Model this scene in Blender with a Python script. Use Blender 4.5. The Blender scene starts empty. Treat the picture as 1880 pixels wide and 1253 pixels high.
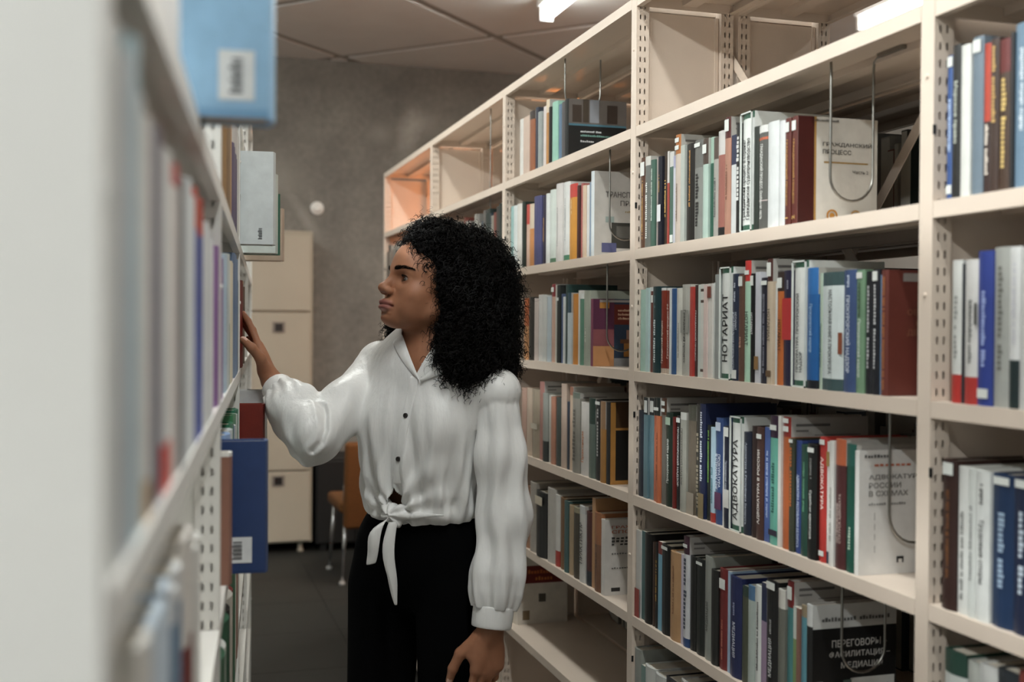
import bpy, math, random
import numpy as np
from mathutils import Vector, Matrix
scene = bpy.context.scene
COL = scene.collection
rng = random.Random(7)

# ------------------------------------------------------------------ camera
FPX, CAMZ = 2089.0, 1.46
PITCH, ROLL = math.radians(-0.762), math.radians(0.36)
YAW_R, YAW_L = math.radians(16.7), math.radians(12.2)      # the two shelving rows as seen from the viewer's straight ahead
G = Matrix.Rotation(-YAW_R, 4, 'Z')                       # the room is square to the right-hand row; the viewer stands turned in it
G3 = G.to_3x3(); AHEAD = G3 @ Vector((0, 1, 0))
R0 = G3 @ Vector((1, 0, 0)); CF = G3 @ Vector((0, math.cos(PITCH), math.sin(PITCH))); U0 = R0.cross(CF)
CR = R0*math.cos(ROLL) + U0*math.sin(ROLL); CU = U0*math.cos(ROLL) - R0*math.sin(ROLL)
EYE = Vector((0, 0, CAMZ))
cam_data = bpy.data.cameras.new('camera'); cam = bpy.data.objects.new('camera', cam_data); COL.objects.link(cam)
cam.matrix_world = Matrix(((CR.x, CU.x, -CF.x, EYE.x), (CR.y, CU.y, -CF.y, EYE.y), (CR.z, CU.z, -CF.z, EYE.z), (0, 0, 0, 1)))
cam_data.sensor_width = 36.0; cam_data.lens = 36.0*FPX/1880.0
cam_data.clip_start = 0.02
cam_data.dof.use_dof = True; cam_data.dof.focus_distance = 2.42; cam_data.dof.aperture_fstop = 3.3
cam_data.dof.aperture_blades = 9
scene.camera = cam

def ray(x, y):
    return CF + CR*((x-940.0)/FPX) - CU*((y-626.5)/FPX)
def W(x, y, depth):                       # the point seen at pixel (x, y) at a distance `depth` along the floor
    r = ray(x, y); return EYE + r*(depth/r.dot(AHEAD))

# ------------------------------------------------------------------ world, exposure, large lights
world = bpy.data.worlds.new('world'); scene.world = world; world.use_nodes = True
bg = world.node_tree.nodes['Background']; bg.inputs[0].default_value = (0.62, 0.68, 0.75, 1); bg.inputs[1].default_value = 0.06
scene.view_settings.view_transform = 'Standard'; scene.view_settings.look = 'None'
scene.view_settings.gamma = 1.0; scene.view_settings.use_curve_mapping = False
scene.view_settings.exposure = -0.05

# two rows of shelving; a row's own axes are x along the row (to the right for a viewer), y into the shelf, z up
def rowmat(o, ux, uy):
    return G @ Matrix(((ux[0], uy[0], 0, o[0]), (ux[1], uy[1], 0, o[1]), (0, 0, 1, 0), (0, 0, 0, 1)))
MR = rowmat((0.2646, 2.5156), (math.sin(YAW_R), -math.cos(YAW_R)), (math.cos(YAW_R), math.sin(YAW_R)))
ZL0 = 0.39
MLFT = rowmat((-0.0552-math.tan(YAW_L)*ZL0, ZL0), (-math.sin(YAW_L), math.cos(YAW_L)), (-math.cos(YAW_L), -math.sin(YAW_L)))
BAY, DEP = 1.02, 0.235
LEV = [1.8995, 1.6305, 1.3625, 1.0895, 0.8225, 0.5555, 0.2885, 0.06]   # shelf surfaces
ROOF = 2.185

def hit(M, x, y, s=0.0):
    """pixel -> (x, z) on the plane y=s of a row"""
    Mi = M.inverted(); o = Mi @ EYE; d = Mi.to_3x3() @ ray(x, y)
    k = (s-o.y)/d.y; p = o + d*k
    return p.x, p.z

def area(name, loc, rot, sx, sy, power, color):
    l = bpy.data.lights.new(name, 'AREA'); l.shape = 'RECTANGLE'; l.size = sx; l.size_y = sy; l.energy = power; l.color = color
    o = bpy.data.objects.new(name, l); COL.objects.link(o); o.matrix_world = Matrix.Translation(loc) @ rot
    return o

# ------------------------------------------------------------------ materials
def lin(c):
    def f(v):
        v = max(0.0, min(1.0, v/255.0)); return v/12.92 if v <= 0.04045 else ((v+0.055)/1.055)**2.4
    return (f(c[0]), f(c[1]), f(c[2]), 1.0)

def mat(name, color=None, rough=0.5, attr=False, noise=0.0, nscale=20.0, bump=0.0, bscale=60.0, metal=0.0, spec=0.5, coat=0.0, sheen=0.0, sss=0.0):
    m = bpy.data.materials.new(name); m.use_nodes = True; nt = m.node_tree; N = nt.nodes; L = nt.links
    b = N['Principled BSDF']; b.inputs['Roughness'].default_value = rough; b.inputs['Metallic'].default_value = metal
    b.inputs['Specular IOR Level'].default_value = spec; b.inputs['Coat Weight'].default_value = coat
    b.inputs['Sheen Weight'].default_value = sheen
    if sss:
        b.inputs['Subsurface Weight'].default_value = sss; b.inputs['Subsurface Radius'].default_value = (0.008, 0.003, 0.0015)
        b.inputs['Subsurface Scale'].default_value = 1.0
    tc = N.new('ShaderNodeTexCoord')
    if attr:
        a = N.new('ShaderNodeAttribute'); a.attribute_name = 'col'; src = a.outputs['Color']
    else:
        rgb = N.new('ShaderNodeRGB'); rgb.outputs[0].default_value = lin(color); src = rgb.outputs[0]
    if noise > 0:
        n = N.new('ShaderNodeTexNoise'); n.inputs['Scale'].default_value = nscale; n.inputs['Detail'].default_value = 5
        L.new(tc.outputs['Object'], n.inputs['Vector'])
        mr = N.new('ShaderNodeMapRange'); mr.inputs[1].default_value = 0.3; mr.inputs[2].default_value = 0.7
        mr.inputs[3].default_value = 1.0-noise; mr.inputs[4].default_value = 1.0+noise
        L.new(n.outputs['Fac'], mr.inputs[0])
        mx = N.new('ShaderNodeMix'); mx.data_type = 'RGBA'; mx.blend_type = 'MULTIPLY'; mx.inputs[0].default_value = 1.0
        L.new(src, mx.inputs[6]); L.new(mr.outputs[0], mx.inputs[7]); src = mx.outputs[2]
    L.new(src, b.inputs['Base Color'])
    if bump > 0:
        n2 = N.new('ShaderNodeTexNoise'); n2.inputs['Scale'].default_value = bscale; n2.inputs['Detail'].default_value = 6
        L.new(tc.outputs['Object'], n2.inputs['Vector'])
        bp = N.new('ShaderNodeBump'); bp.inputs['Strength'].default_value = bump; bp.inputs['Distance'].default_value = 0.01
        L.new(n2.outputs['Fac'], bp.inputs['Height']); L.new(bp.outputs[0], b.inputs['Normal'])
    return m

def emat(name, color, strength):
    m = bpy.data.materials.new(name); m.use_nodes = True
    b = m.node_tree.nodes['Principled BSDF']; b.inputs['Base Color'].default_value = lin(color)
    b.inputs['Emission Color'].default_value = lin(color); b.inputs['Emission Strength'].default_value = strength
    return m

M_PRINT = mat('printed_cover', attr=True, rough=0.42, noise=0.07, nscale=35, bump=0.04, bscale=180)
M_PAPER = mat('paper_edges', (214, 206, 190), rough=0.85, noise=0.06, nscale=90)
M_CREAM = mat('cream_powder_coat', (213, 197, 181), rough=0.42, noise=0.03, nscale=6, bump=0.03, bscale=250)
M_WHITE = mat('white_powder_coat', (222, 219, 213), rough=0.42, noise=0.03, nscale=6, bump=0.03, bscale=250)
M_STEEL = mat('wire_steel', (150, 148, 142), rough=0.32, metal=1.0, noise=0.06)
M_BLACK = mat('black_plastic', (18, 18, 18), rough=0.5)
M_LOCKER = mat('locker_enamel', (156, 149, 133), rough=0.5, noise=0.05, nscale=4)
M_CHROME = mat('chrome', (200, 200, 200), rough=0.2, metal=1.0)

def wall_material():
    m = bpy.data.materials.new('grey_plaster'); m.use_nodes = True; nt = m.node_tree; N = nt.nodes; L = nt.links
    b = N['Principled BSDF']; b.inputs['Roughness'].default_value = 0.8
    tc = N.new('ShaderNodeTexCoord')
    n1 = N.new('ShaderNodeTexNoise'); n1.inputs['Scale'].default_value = 3.0; n1.inputs['Detail'].default_value = 8; n1.inputs['Roughness'].default_value = 0.65
    n2 = N.new('ShaderNodeTexNoise'); n2.inputs['Scale'].default_value = 26.0; n2.inputs['Detail'].default_value = 4
    for n in (n1, n2): L.new(tc.outputs['Object'], n.inputs['Vector'])
    cr = N.new('ShaderNodeValToRGB'); cr.color_ramp.elements[0].position = 0.32; cr.color_ramp.elements[1].position = 0.72
    cr.color_ramp.elements[0].color = lin((112, 110, 104)); cr.color_ramp.elements[1].color = lin((138, 135, 128))
    L.new(n1.outputs['Fac'], cr.inputs[0])
    mx = N.new('ShaderNodeMix'); mx.data_type = 'RGBA'; mx.blend_type = 'MULTIPLY'; mx.inputs[0].default_value = 1.0
    mr = N.new('ShaderNodeMapRange'); mr.inputs[1].default_value = 0.3; mr.inputs[2].default_value = 0.7; mr.inputs[3].default_value = 0.86; mr.inputs[4].default_value = 1.08
    L.new(n2.outputs['Fac'], mr.inputs[0]); L.new(cr.outputs[0], mx.inputs[6]); L.new(mr.outputs[0], mx.inputs[7])
    # pale filler smears on the plaster, each a soft ellipse at its own place on the wall
    src = mx.outputs[2]
    for (cx, cz, rx, rz, rot, amt) in SMEARS:
        mp = N.new('ShaderNodeMapping'); mp.vector_type = 'TEXTURE'
        mp.inputs['Location'].default_value = (cx, 0, cz); mp.inputs['Rotation'].default_value = (0, rot, 0); mp.inputs['Scale'].default_value = (rx, 1.0, rz)
        L.new(tc.outputs['Object'], mp.inputs['Vector'])
        sub = N.new('ShaderNodeVectorMath'); sub.operation = 'MULTIPLY'; sub.inputs[1].default_value = (1, 0, 1); L.new(mp.outputs[0], sub.inputs[0])
        ln = N.new('ShaderNodeVectorMath'); ln.operation = 'LENGTH'; L.new(sub.outputs[0], ln.inputs[0])
        ad = N.new('ShaderNodeMath'); ad.operation = 'MULTIPLY_ADD'; ad.inputs[1].default_value = 1.3; L.new(n2.outputs['Fac'], ad.inputs[0]); L.new(ln.outputs['Value'], ad.inputs[2])
        r2 = N.new('ShaderNodeMapRange'); r2.inputs[1].default_value = 0.75; r2.inputs[2].default_value = 1.7; r2.inputs[3].default_value = amt; r2.inputs[4].default_value = 0.0
        L.new(ad.outputs[0], r2.inputs[0])
        m2 = N.new('ShaderNodeMix'); m2.data_type = 'RGBA'; L.new(r2.outputs[0], m2.inputs[0]); L.new(src, m2.inputs[6]); m2.inputs[7].default_value = lin((186, 184, 176)); src = m2.outputs[2]
    L.new(src, b.inputs['Base Color'])
    bp = N.new('ShaderNodeBump'); bp.inputs['Strength'].default_value = 0.25; bp.inputs['Distance'].default_value = 0.01
    L.new(n2.outputs['Fac'], bp.inputs['Height']); L.new(bp.outputs[0], b.inputs['Normal'])
    return m

# ------------------------------------------------------------------ mesh helpers
class MB:
    """collects faces for one mesh; every face carries a colour"""
    def __init__(s): s.v = []; s.f = []; s.c = []
    def face(s, pts, col=(200, 200, 200)):
        i = len(s.v); s.v += [tuple(p) for p in pts]; s.f.append(tuple(range(i, i+len(pts)))); s.c.append(col)
    def box(s, a, b, col=(200, 200, 200), M=None):
        x0, y0, z0 = a; x1, y1, z1 = b
        P = [(x0, y0, z0), (x1, y0, z0), (x1, y1, z0), (x0, y1, z0), (x0, y0, z1), (x1, y0, z1), (x1, y1, z1), (x0, y1, z1)]
        if M is not None: P = [tuple(M @ Vector(p)) for p in P]
        i = len(s.v); s.v += P
        for q in ((0, 3, 2, 1), (4, 5, 6, 7), (0, 1, 5, 4), (1, 2, 6, 5), (2, 3, 7, 6), (3, 0, 4, 7)):
            s.f.append(tuple(i+k for k in q)); s.c.append(col)
    def tube(s, pts, r, n=8, col=(200, 200, 200), closed=False, cap=True):
        pts = [Vector(p) for p in pts]; rr = r if isinstance(r, (list, tuple)) else [r]*len(pts)
        base = len(s.v); up = None
        for k, p in enumerate(pts):
            a = pts[max(k-1, 0)]; b = pts[min(k+1, len(pts)-1)]; t = (b-a).normalized()
            if up is None:
                up = Vector((0, 0, 1)) if abs(t.z) < 0.9 else Vector((1, 0, 0))
            up = (up - t*up.dot(t))
            if up.length < 1e-6: up = t.orthogonal()
            up.normalize(); w = t.cross(up)
            for j in range(n):
                an = 2*math.pi*j/n; s.v.append(tuple(p + (up*math.cos(an)+w*math.sin(an))*rr[k]))
        for k in range(len(pts)-1):
            for j in range(n):
                a = base+k*n+j; b = base+k*n+(j+1) % n
                s.f.append((a, a+n, b+n, b)); s.c.append(col)
        if cap:
            s.f.append(tuple(base+j for j in range(n))); s.c.append(col)
            s.f.append(tuple(base+(len(pts)-1)*n+j for j in reversed(range(n)))); s.c.append(col)
    def lathe(s, prof, n=24, col=(200, 200, 200), M=None):
        base = len(s.v)
        for r, z in prof:
            for j in range(n):
                an = 2*math.pi*j/n; p = Vector((r*math.cos(an), r*math.sin(an), z))
                s.v.append(tuple(M @ p) if M is not None else tuple(p))
        for k in range(len(prof)-1):
            for j in range(n):
                a = base+k*n+j; b = base+k*n+(j+1) % n; s.f.append((a, b, b+n, a+n)); s.c.append(col)
    def mesh(s, name):
        me = bpy.data.meshes.new(name); me.from_pydata(s.v, [], s.f)
        if len(me.polygons) == len(s.c):
            at = me.color_attributes.new('col', 'FLOAT_COLOR', 'CORNER')
            cache = {}; buf = []
            for p, c in zip(me.polygons, s.c):
                if c not in cache: cache[c] = lin(c)
                buf += list(cache[c])*p.loop_total
            at.data.foreach_set('color', buf)
        return me
    def obj(s, name, material, parent=None, M=None, smooth=False):
        return link(name, s.mesh(name), material, parent, M, smooth)

def link(name, me, material, parent=None, M=None, smooth=False):
    o = bpy.data.objects.new(name, me)
    if material is not None and len(me.materials) == 0: me.materials.append(material)
    if smooth: me.polygons.foreach_set('use_smooth', [True]*len(me.polygons))
    COL.objects.link(o)
    if parent is not None: o.parent = parent
    if M is not None: o.matrix_local = M
    return o
def tag(o, label, cat, group=None):
    o['label'] = label; o['category'] = cat
    if group: o['group'] = group
    return o
def empty(name, M, label, cat, group=None):
    o = bpy.data.objects.new(name, None); COL.objects.link(o); o.matrix_world = M; o.empty_display_size = 0.1
    return tag(o, label, cat, group)
def structure(o): o['kind'] = 'structure'; return o
def bevel(o, w, seg=2):
    m = o.modifiers.new('bevel', 'BEVEL'); m.width = w; m.segments = seg; m.limit_method = 'ANGLE'; return o

# text is collected first and turned into flat meshes in one go
_TEXT = {}
def text_mesh(body, bold=0.0):
    key = (body, bold)
    if key in _TEXT: return _TEXT[key]
    c = bpy.data.curves.new('lettering', 'FONT'); c.body = body; c.resolution_u = 1; c.size = 1.0; c.offset = bold; c.space_line = 0.95
    o = bpy.data.objects.new('lettering', c); COL.objects.link(o)
    dg = bpy.context.evaluated_depsgraph_get(); me = bpy.data.meshes.new_from_object(o.evaluated_get(dg))
    n = len(me.vertices); co = np.zeros(n*3); me.vertices.foreach_get('co', co); co = co.reshape(-1, 3)
    faces = [tuple(p.vertices) for p in me.polygons]
    bpy.data.objects.remove(o); bpy.data.curves.remove(c); bpy.data.meshes.remove(me)
    if n:
        mn = co.min(0); mx = co.max(0)
        co[:, 0] -= mn[0]; co[:, 1] -= mn[1]; dim = (mx-mn)[:2]
    else: dim = np.array([1e-3, 1e-3])
    _TEXT[key] = (co[:, :2], faces, dim); return _TEXT[key]
def put_text(mb, body, o, a, b, length, height, col, bold=0.0, align='c', fit='both'):
    """flat lettering on a plane: o is the centre (or left end), a the reading direction, b the letters' up"""
    o, a, b = Vector(o), Vector(a), Vector(b)
    if body[0] == '~':                           # print too small to read in the photo: letter-like strokes only
        n = len(body)-1; r_ = random.Random(body); step = length/n; ox = -length/2 if align == 'c' else 0.0
        height = min(height, step*2.2)
        for k, ch in enumerate(body[1:]):
            if ch in ' .-': continue
            x0 = ox+k*step; x1 = x0+step*r_.uniform(.6, .82); y1 = height*r_.choice((.22, .3, .5))
            mb.face([tuple(o+a*x0-b*height*.4), tuple(o+a*x1-b*height*.4), tuple(o+a*x1+b*y1), tuple(o+a*x0+b*y1)], col)
        return
    co, faces, dim = text_mesh(body, bold)
    sx = length/dim[0]; sy = height/dim[1]
    if fit == 'both': sx = min(sx, sy*1.25); sy = min(sy, sx*1.9)
    ox = -dim[0]*sx/2 if align == 'c' else 0.0
    i = len(mb.v)
    for x, y in co: mb.v.append(tuple(o + a*(ox+x*sx) + b*((y-dim[1]/2)*sy)))
    for f in faces: mb.f.append(tuple(i+k for k in f)); mb.c.append(col)
# ------------------------------------------------------------------ the room: square to the right-hand row
CEIL = 3.28
Mi = MR.inverted()
# room axes are the axes of the right-hand row: x toward the viewer along the row, y to the right
wx_far = -5.50                                    # the grey end wall
SM_PX = [(752, 240, 0.10, 0.20, 0.25, 0.55), (775, 225, 0.12, 0.12, 0.0, 0.35), (560, 400, 0.05, 0.24, -0.6, 0.3), (700, 245, 0.10, 0.09, 0.0, 0.25), (505, 330, 0.2, 0.2, 0, 0.2)]
def wall_hit(x, y):                               # pixel -> (y, z) on the end wall
    o = Mi @ EYE; d = Mi.to_3x3() @ ray(x, y); k = (wx_far-o.x)/d.x; p = o+d*k; return p.y, p.z
SMEARS = []
for (x, y, rx, rz, rot, amt) in SM_PX:
    yy, zz = wall_hit(x, y); SMEARS.append((yy, zz, rx, rz, rot, amt))
M_WALL = wall_material()
M_PLAIN = mat('pale_wall_paint', (146, 145, 141), rough=0.85, noise=0.04, nscale=5, bump=0.1, bscale=60)
M_CEIL = mat('ceiling_panel_paint', (226, 226, 224), rough=0.9, noise=0.04, nscale=3)
M_SEAM = mat('ceiling_seam_strip', (160, 158, 153), rough=0.9)
M_FLOOR = mat('grey_linoleum', (34, 33, 29), rough=0.6, noise=0.12, nscale=9, bump=0.05, bscale=30)
M_JOINT = mat('floor_joint', (26, 25, 23), rough=0.7)
X0, X1, Y0, Y1 = wx_far, 5.2, -3.2, 3.9
def rbox(name, a, b, m, parent=None):
    mb = MB(); mb.box(a, b); return mb.obj(name, m, parent, MR if parent is None else None)
# the end wall keeps its own origin so the plaster runs in wall coordinates (x across, z up)
mb = MB(); mb.box((Y0-0.1, 0, 0), (Y1+0.1, 0.12, CEIL))
wall_back = structure(mb.obj('wall_back', M_WALL, None, MR @ Matrix.Translation((wx_far, 0, 0)) @ Matrix(((0, -1, 0, 0), (1, 0, 0, 0), (0, 0, 1, 0), (0, 0, 0, 1)))))
structure(rbox('wall_left', (X0, Y0-0.12, 0), (X1, Y0, CEIL), M_PLAIN))
structure(rbox('wall_right', (X0, Y1, 0), (X1, Y1+0.12, CEIL), M_PLAIN))
structure(rbox('wall_front', (X1, Y0-0.12, 0), (X1+0.12, Y1+0.12, CEIL), M_PLAIN))
mb = MB(); mb.box((Y0, -0.012, 0), (Y1, 0, 0.07))
structure(mb.obj('baseboard_back', mat('baseboard_paint', (70, 66, 60), rough=0.6), None, wall_back.matrix_world.copy()))
# floor: a dark slab of joints with the linoleum tiles lying on it
fl = structure(rbox('floor', (X0, Y0, -0.1), (X1, Y1, -0.003), M_JOINT))
tile = MB(); T = 0.6; g = 0.0015
tile.box((g, g, -0.003), (T-g, T-g, 0.0)); tme = tile.mesh('floor_tile'); tme.materials.append(M_FLOOR)
nx = int((X1-X0)/T); ny = int((Y1-Y0)/T)
for i in range(nx+1):
    for j in range(ny+1):
        if X0+(i+1)*T <= X1+0.01 and Y0+(j+1)*T <= Y1+0.01:
            o = bpy.data.objects.new('floor_tile', tme); COL.objects.link(o); o.parent = fl; o.location = (X0+i*T, Y0+j*T, 0)
# ceiling: square panels set diagonally, with darker strips between them
ce = structure(rbox('ceiling', (X0, Y0, CEIL), (X1, Y1, CEIL+0.1), M_SEAM))
PT = 1.19; cross = Mi @ (EYE + ray(909, 65)*((CEIL-CAMZ)/ray(909, 65).z))
pan = MB(); pan.box((0.035, 0.035, -0.012), (PT-0.035, PT-0.035, 0.002)); pme = pan.mesh('ceiling_panel'); pme.materials.append(M_CEIL)
Md = Matrix.Translation((cross.x, cross.y, CEIL)) @ Matrix.Rotation(math.radians(45), 4, 'Z')
for i in range(-8, 9):
    for j in range(-8, 9):
        c = [Md @ Vector(((i+a)*PT, (j+b)*PT, 0)) for a in (0, 1) for b in (0, 1)]
        if min(p.x for p in c) > X1-0.1 or max(p.x for p in c) < X0+0.1 or min(p.y for p in c) > Y1-0.1 or max(p.y for p in c) < Y0+0.1: continue
        inside = min(p.x for p in c) > X0 and max(p.x for p in c) < X1 and min(p.y for p in c) > Y0 and max(p.y for p in c) < Y1
        if inside:
            o = bpy.data.objects.new('ceiling_panel', pme); COL.objects.link(o)
        else:                                   # panels along the walls are cut to the room
            sq = [Md @ Vector((i*PT+a, j*PT+b, 0)) for a, b in ((0.035, 0.035), (PT-0.035, 0.035), (PT-0.035, PT-0.035), (0.035, PT-0.035))]
            poly = [(p.x, p.y) for p in sq]
            for ax, lim, sg in ((0, X0+0.002, 1), (0, X1-0.002, -1), (1, Y0+0.002, 1), (1, Y1-0.002, -1)):
                out = []
                for k in range(len(poly)):
                    p, q = poly[k], poly[(k+1) % len(poly)]; dp = sg*(p[ax]-lim); dq = sg*(q[ax]-lim)
                    if dp >= 0: out.append(p)
                    if dp*dq < 0:
                        t = dp/(dp-dq); out.append((p[0]+(q[0]-p[0])*t, p[1]+(q[1]-p[1])*t))
                poly = out
            if len(poly) < 3: continue
            mb = MB(); n = len(poly)
            mb.face([(x, y, CEIL-0.012) for x, y in reversed(poly)])
            for k in range(n):
                (xa, ya), (xb, yb) = poly[k], poly[(k+1) % n]
                mb.face([(xa, ya, CEIL-0.012), (xb, yb, CEIL-0.012), (xb, yb, CEIL), (xa, ya, CEIL)])
            o = mb.obj('ceiling_panel', M_CEIL, ce); continue
        o.parent = ce; o.matrix_local = Md @ Matrix.Translation((i*PT, j*PT, 0))

# ------------------------------------------------------------------ fluorescent ceiling fixtures (their light is built here)
M_TUBE = emat('lit_tube', (252, 252, 246), 26.0)
M_FIX = mat('fixture_enamel', (225, 225, 222), rough=0.4)
def fixture(x, y, length, power, label, color=(1.0, 0.95, 0.88)):
    root = empty('ceiling_light', MR @ Matrix.Translation((x, y, CEIL-0.012)), label, 'ceiling light', 'fluorescent ceiling lights')
    mb = MB(); mb.box((0, -0.05, -0.045), (length, 0.05, 0)); bevel(mb.obj('housing', M_FIX, root), 0.006)
    mb = MB(); mb.tube([(0.03, 0, -0.085), (length-0.03, 0, -0.085)], 0.034, 16); mb.obj('tube', M_TUBE, root, smooth=True)
    for xx in (0.02, length-0.02):
        mb = MB(); mb.box((xx-0.012, -0.036, -0.122), (xx+0.012, 0.036, -0.045)); mb.obj('lamp_holder', M_FIX, root)
    l = bpy.data.lights.new('tube_light', 'AREA'); l.shape = 'RECTANGLE'; l.size = length-0.06; l.size_y = 0.12; l.energy = power; l.color = color
    o = bpy.data.objects.new('tube_light', l); COL.objects.link(o); o.parent = root; o.location = (length/2, 0, -0.125)
    return root
far_end = Mi @ W(1003, 28, 6.0)
far_end = Mi @ (EYE + ray(1003, 28)*((CEIL-0.10-CAMZ)/ray(1003, 28).z))
WARM, COOL = (1.0, 0.95, 0.85), (0.93, 0.985, 1.0)
near_r = Mi @ (EYE + ray(1640, 22)*((CEIL-0.10-CAMZ)/ray(1640, 22).z))
fixture(far_end.x-0.02, far_end.y, 1.5, 30, 'fluorescent tube light on the ceiling beyond the right shelves', WARM)
fixture(near_r.x-0.3, near_r.y, 1.5, 34, 'fluorescent tube light seen above the rear of the wide bay', WARM)
fixture(-2.5, -0.62, 1.5, 18, 'fluorescent tube light on the ceiling above the aisle', (.95, 1.0, .96))
fixture(0.7, -0.55, 1.5, 24, 'fluorescent tube light on the ceiling above the viewer', COOL)
fixture(-0.5, -2.35, 1.5, 76, 'fluorescent tube light over the aisle left of the left shelves', COOL)
fixture(1.1, -2.35, 1.5, 40, 'fluorescent tube light over the left aisle, nearer the viewer', COOL)
fixture(3.1, -2.25, 1.5, 80, 'fluorescent tube light on the ceiling behind the viewer', COOL)
fixture(3.0, 1.6, 1.5, 14, 'fluorescent tube light on the ceiling behind the near bay', COOL)
fixture(-4.9, -2.0, 1.5, 10, 'added fluorescent tube light, unseen, on the ceiling left of the lockers', (.95, 1.0, .96))  # unseen fixture added to brighten the end wall
# ------------------------------------------------------------------ metal shelving
def post_mesh(name, m, h=ROOF, wx=0.028, dy=0.030, z0=0.0):
    """a slotted upright: plain front and back, two columns of slots in each side"""
    mb = MB(); pitch = 0.0232; slot = 0.0105; n = int(h/pitch)
    mb.face([(-wx/2, 0, 0), (wx/2, 0, 0), (wx/2, 0, h), (-wx/2, 0, h)])
    mb.face([(wx/2, dy, 0), (-wx/2, dy, 0), (-wx/2, dy, h), (wx/2, dy, h)])
    mb.face([(-wx/2, 0, h), (wx/2, 0, h), (wx/2, dy, h), (-wx/2, dy, h)])
    ys = [0, dy*0.26, dy*0.26+0.0031, dy*0.62, dy*0.62+0.0031, dy]
    mb.box((-0.0006, 0.001, 0.001), (0.0006, dy-0.001, h-0.001))
    for sx in (-1, 1):
        x = sx*wx/2
        for (ya, yb) in ((ys[0], ys[1]), (ys[2], ys[3]), (ys[4], ys[5])):
            q = [(x, ya, 0), (x, yb, 0), (x, yb, h), (x, ya, h)]
            mb.face(q if sx > 0 else q[::-1])
        for k in range(n+1):
            za = k*pitch+slot; zb = min((k+1)*pitch, h)
            if k == n: za = k*pitch
            for (ya, yb) in ((ys[1], ys[2]), (ys[3], ys[4])):
                q = [(x, ya, za), (x, yb, za), (x, yb, zb), (x, ya, zb)]
                mb.face(q if sx > 0 else q[::-1])
    me = mb.mesh(name); me.materials.append(m); return me
def shelf_mesh(name, m, w=BAY-0.030, d=DEP, lip=0.0225):
    mb = MB(); t = 0.0016
    mb.box((0, 0, -t), (w, d, 0))
    for (ya, yb) in ((0, t), (d-t, d)): mb.box((0, ya, -lip), (w, yb, -t))
    mb.box((0, t, -lip), (w, 0.013, -lip+t)); mb.box((0, d-0.013, -lip), (w, d-t, -lip+t))
    for (xa, xb) in ((0, t), (w-t, w)): mb.box((xa, t, -lip), (xb, d-t, -t))
    mb.box((t, d*0.46, -0.014), (w-t, d*0.46+0.035, -t))
    me = mb.mesh(name); me.materials.append(m); return me
def panel_mesh(name, m):
    mb = MB(); mb.box((-0.001, 0.030, 0.05), (0.001, DEP-0.030, ROOF-0.03))
    mb.box((-0.004, 0.032, 0.05), (0.004, 0.040, ROOF-0.03)); mb.box((-0.004, DEP-0.040, 0.05), (0.004, DEP-0.032, ROOF-0.03))
    me = mb.mesh(name); me.materials.append(m); return me
def bolt_mesh(m):
    mb = MB(); mb.lathe([(0.0, -0.0024), (0.0028, -0.002), (0.0036, 0.0), ], 8, M=Matrix.Rotation(math.radians(-90), 4, 'X'))
    me = mb.mesh('bolt'); me.materials.append(m); return me

def bookcase(M, u0, levels, m_set, label, group, left_post=True, right_post=True, flip=False, roof=True, bolts=True, clips=True):
    """one bay of shelving, standing on the floor at u0 of its row; flip = the unit behind, facing the next aisle"""
    pm, sm, nm, bm, cm = m_set
    root = empty('bookcase', M @ Matrix.Translation((u0, 0, 0)), label, 'bookcase', group)
    yo = DEP+0.012 if flip else 0.0
    def add(name, me, loc):
        o = bpy.data.objects.new(name, me); COL.objects.link(o); o.parent = root; o.location = loc; return o
    for (on, x) in ((left_post, 0.0), (right_post, BAY)):
        if not on: continue
        p = add('upright', pm, (x, yo, 0))
        add('upright', pm, (x, yo+DEP-0.030, 0)); add('side_panel', nm, (x, yo, 0))
        if bolts and not flip:
            for z in (0.40, 0.955, 1.505, 1.80, 2.07):
                b = bpy.data.objects.new('bolt', bm); COL.objects.link(b); b.parent = p; b.location = (0, 0, z)
            for z in (0.72, 1.26, 1.72):
                b = bpy.data.objects.new('shelf_clip', cm); COL.objects.link(b); b.parent = p; b.location = (0.0142, -0.0004, z)
    for z in levels+([ROOF] if roof else []):
        add('shelf', sm, (0.015, yo, z))
    return root
mbk = MB(); mbk.box((-0.0012, 0, 0), (0.0012, 0.004, 0.013)); CLIP = mbk.mesh('shelf_clip'); CLIP.materials.append(M_BLACK)
SETR = (post_mesh('upright', M_CREAM), shelf_mesh('shelf', M_CREAM), panel_mesh('side_panel', M_CREAM), bolt_mesh(M_CREAM), CLIP)
SETL = (post_mesh('upright', M_WHITE), shelf_mesh('shelf', M_WHITE), panel_mesh('side_panel', M_WHITE), bolt_mesh(M_WHITE), CLIP)
RL = LEV
bay_names = [(BAY, 'cream steel bookcase bay cut off by the right picture edge'),
             (0.0, 'wide cream steel bookcase bay in focus right of the woman'),
             (-BAY, 'cream steel bookcase bay just behind the woman\'s hanging arm'),
             (-2*BAY, 'cream steel bookcase bay behind the woman\'s curly hair'),
             (-3*BAY, 'farthest cream steel bookcase bay glowing orange at its top')]
for k, (u, lab) in enumerate(bay_names):
    bookcase(MR, u, RL, SETR, lab, 'bays of the right-hand shelving row', right_post=(k == 0))
    bookcase(MR, u, RL, SETR, lab.replace('bookcase bay', 'rear bay, back to back with the one').replace('cream steel', 'cream') if False else
             ['cream rear-side bookcase bay behind the bay at the right edge', 'cream rear-side bookcase bay seen through the in-focus bay',
              'cream rear-side bookcase bay behind the black photo book', 'cream rear-side bookcase bay behind the curly hair bay',
              'cream rear-side bookcase bay at the far orange-lit end'][k], 'rear bays of the right-hand shelving row', right_post=(k == 0), flip=True)
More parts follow.
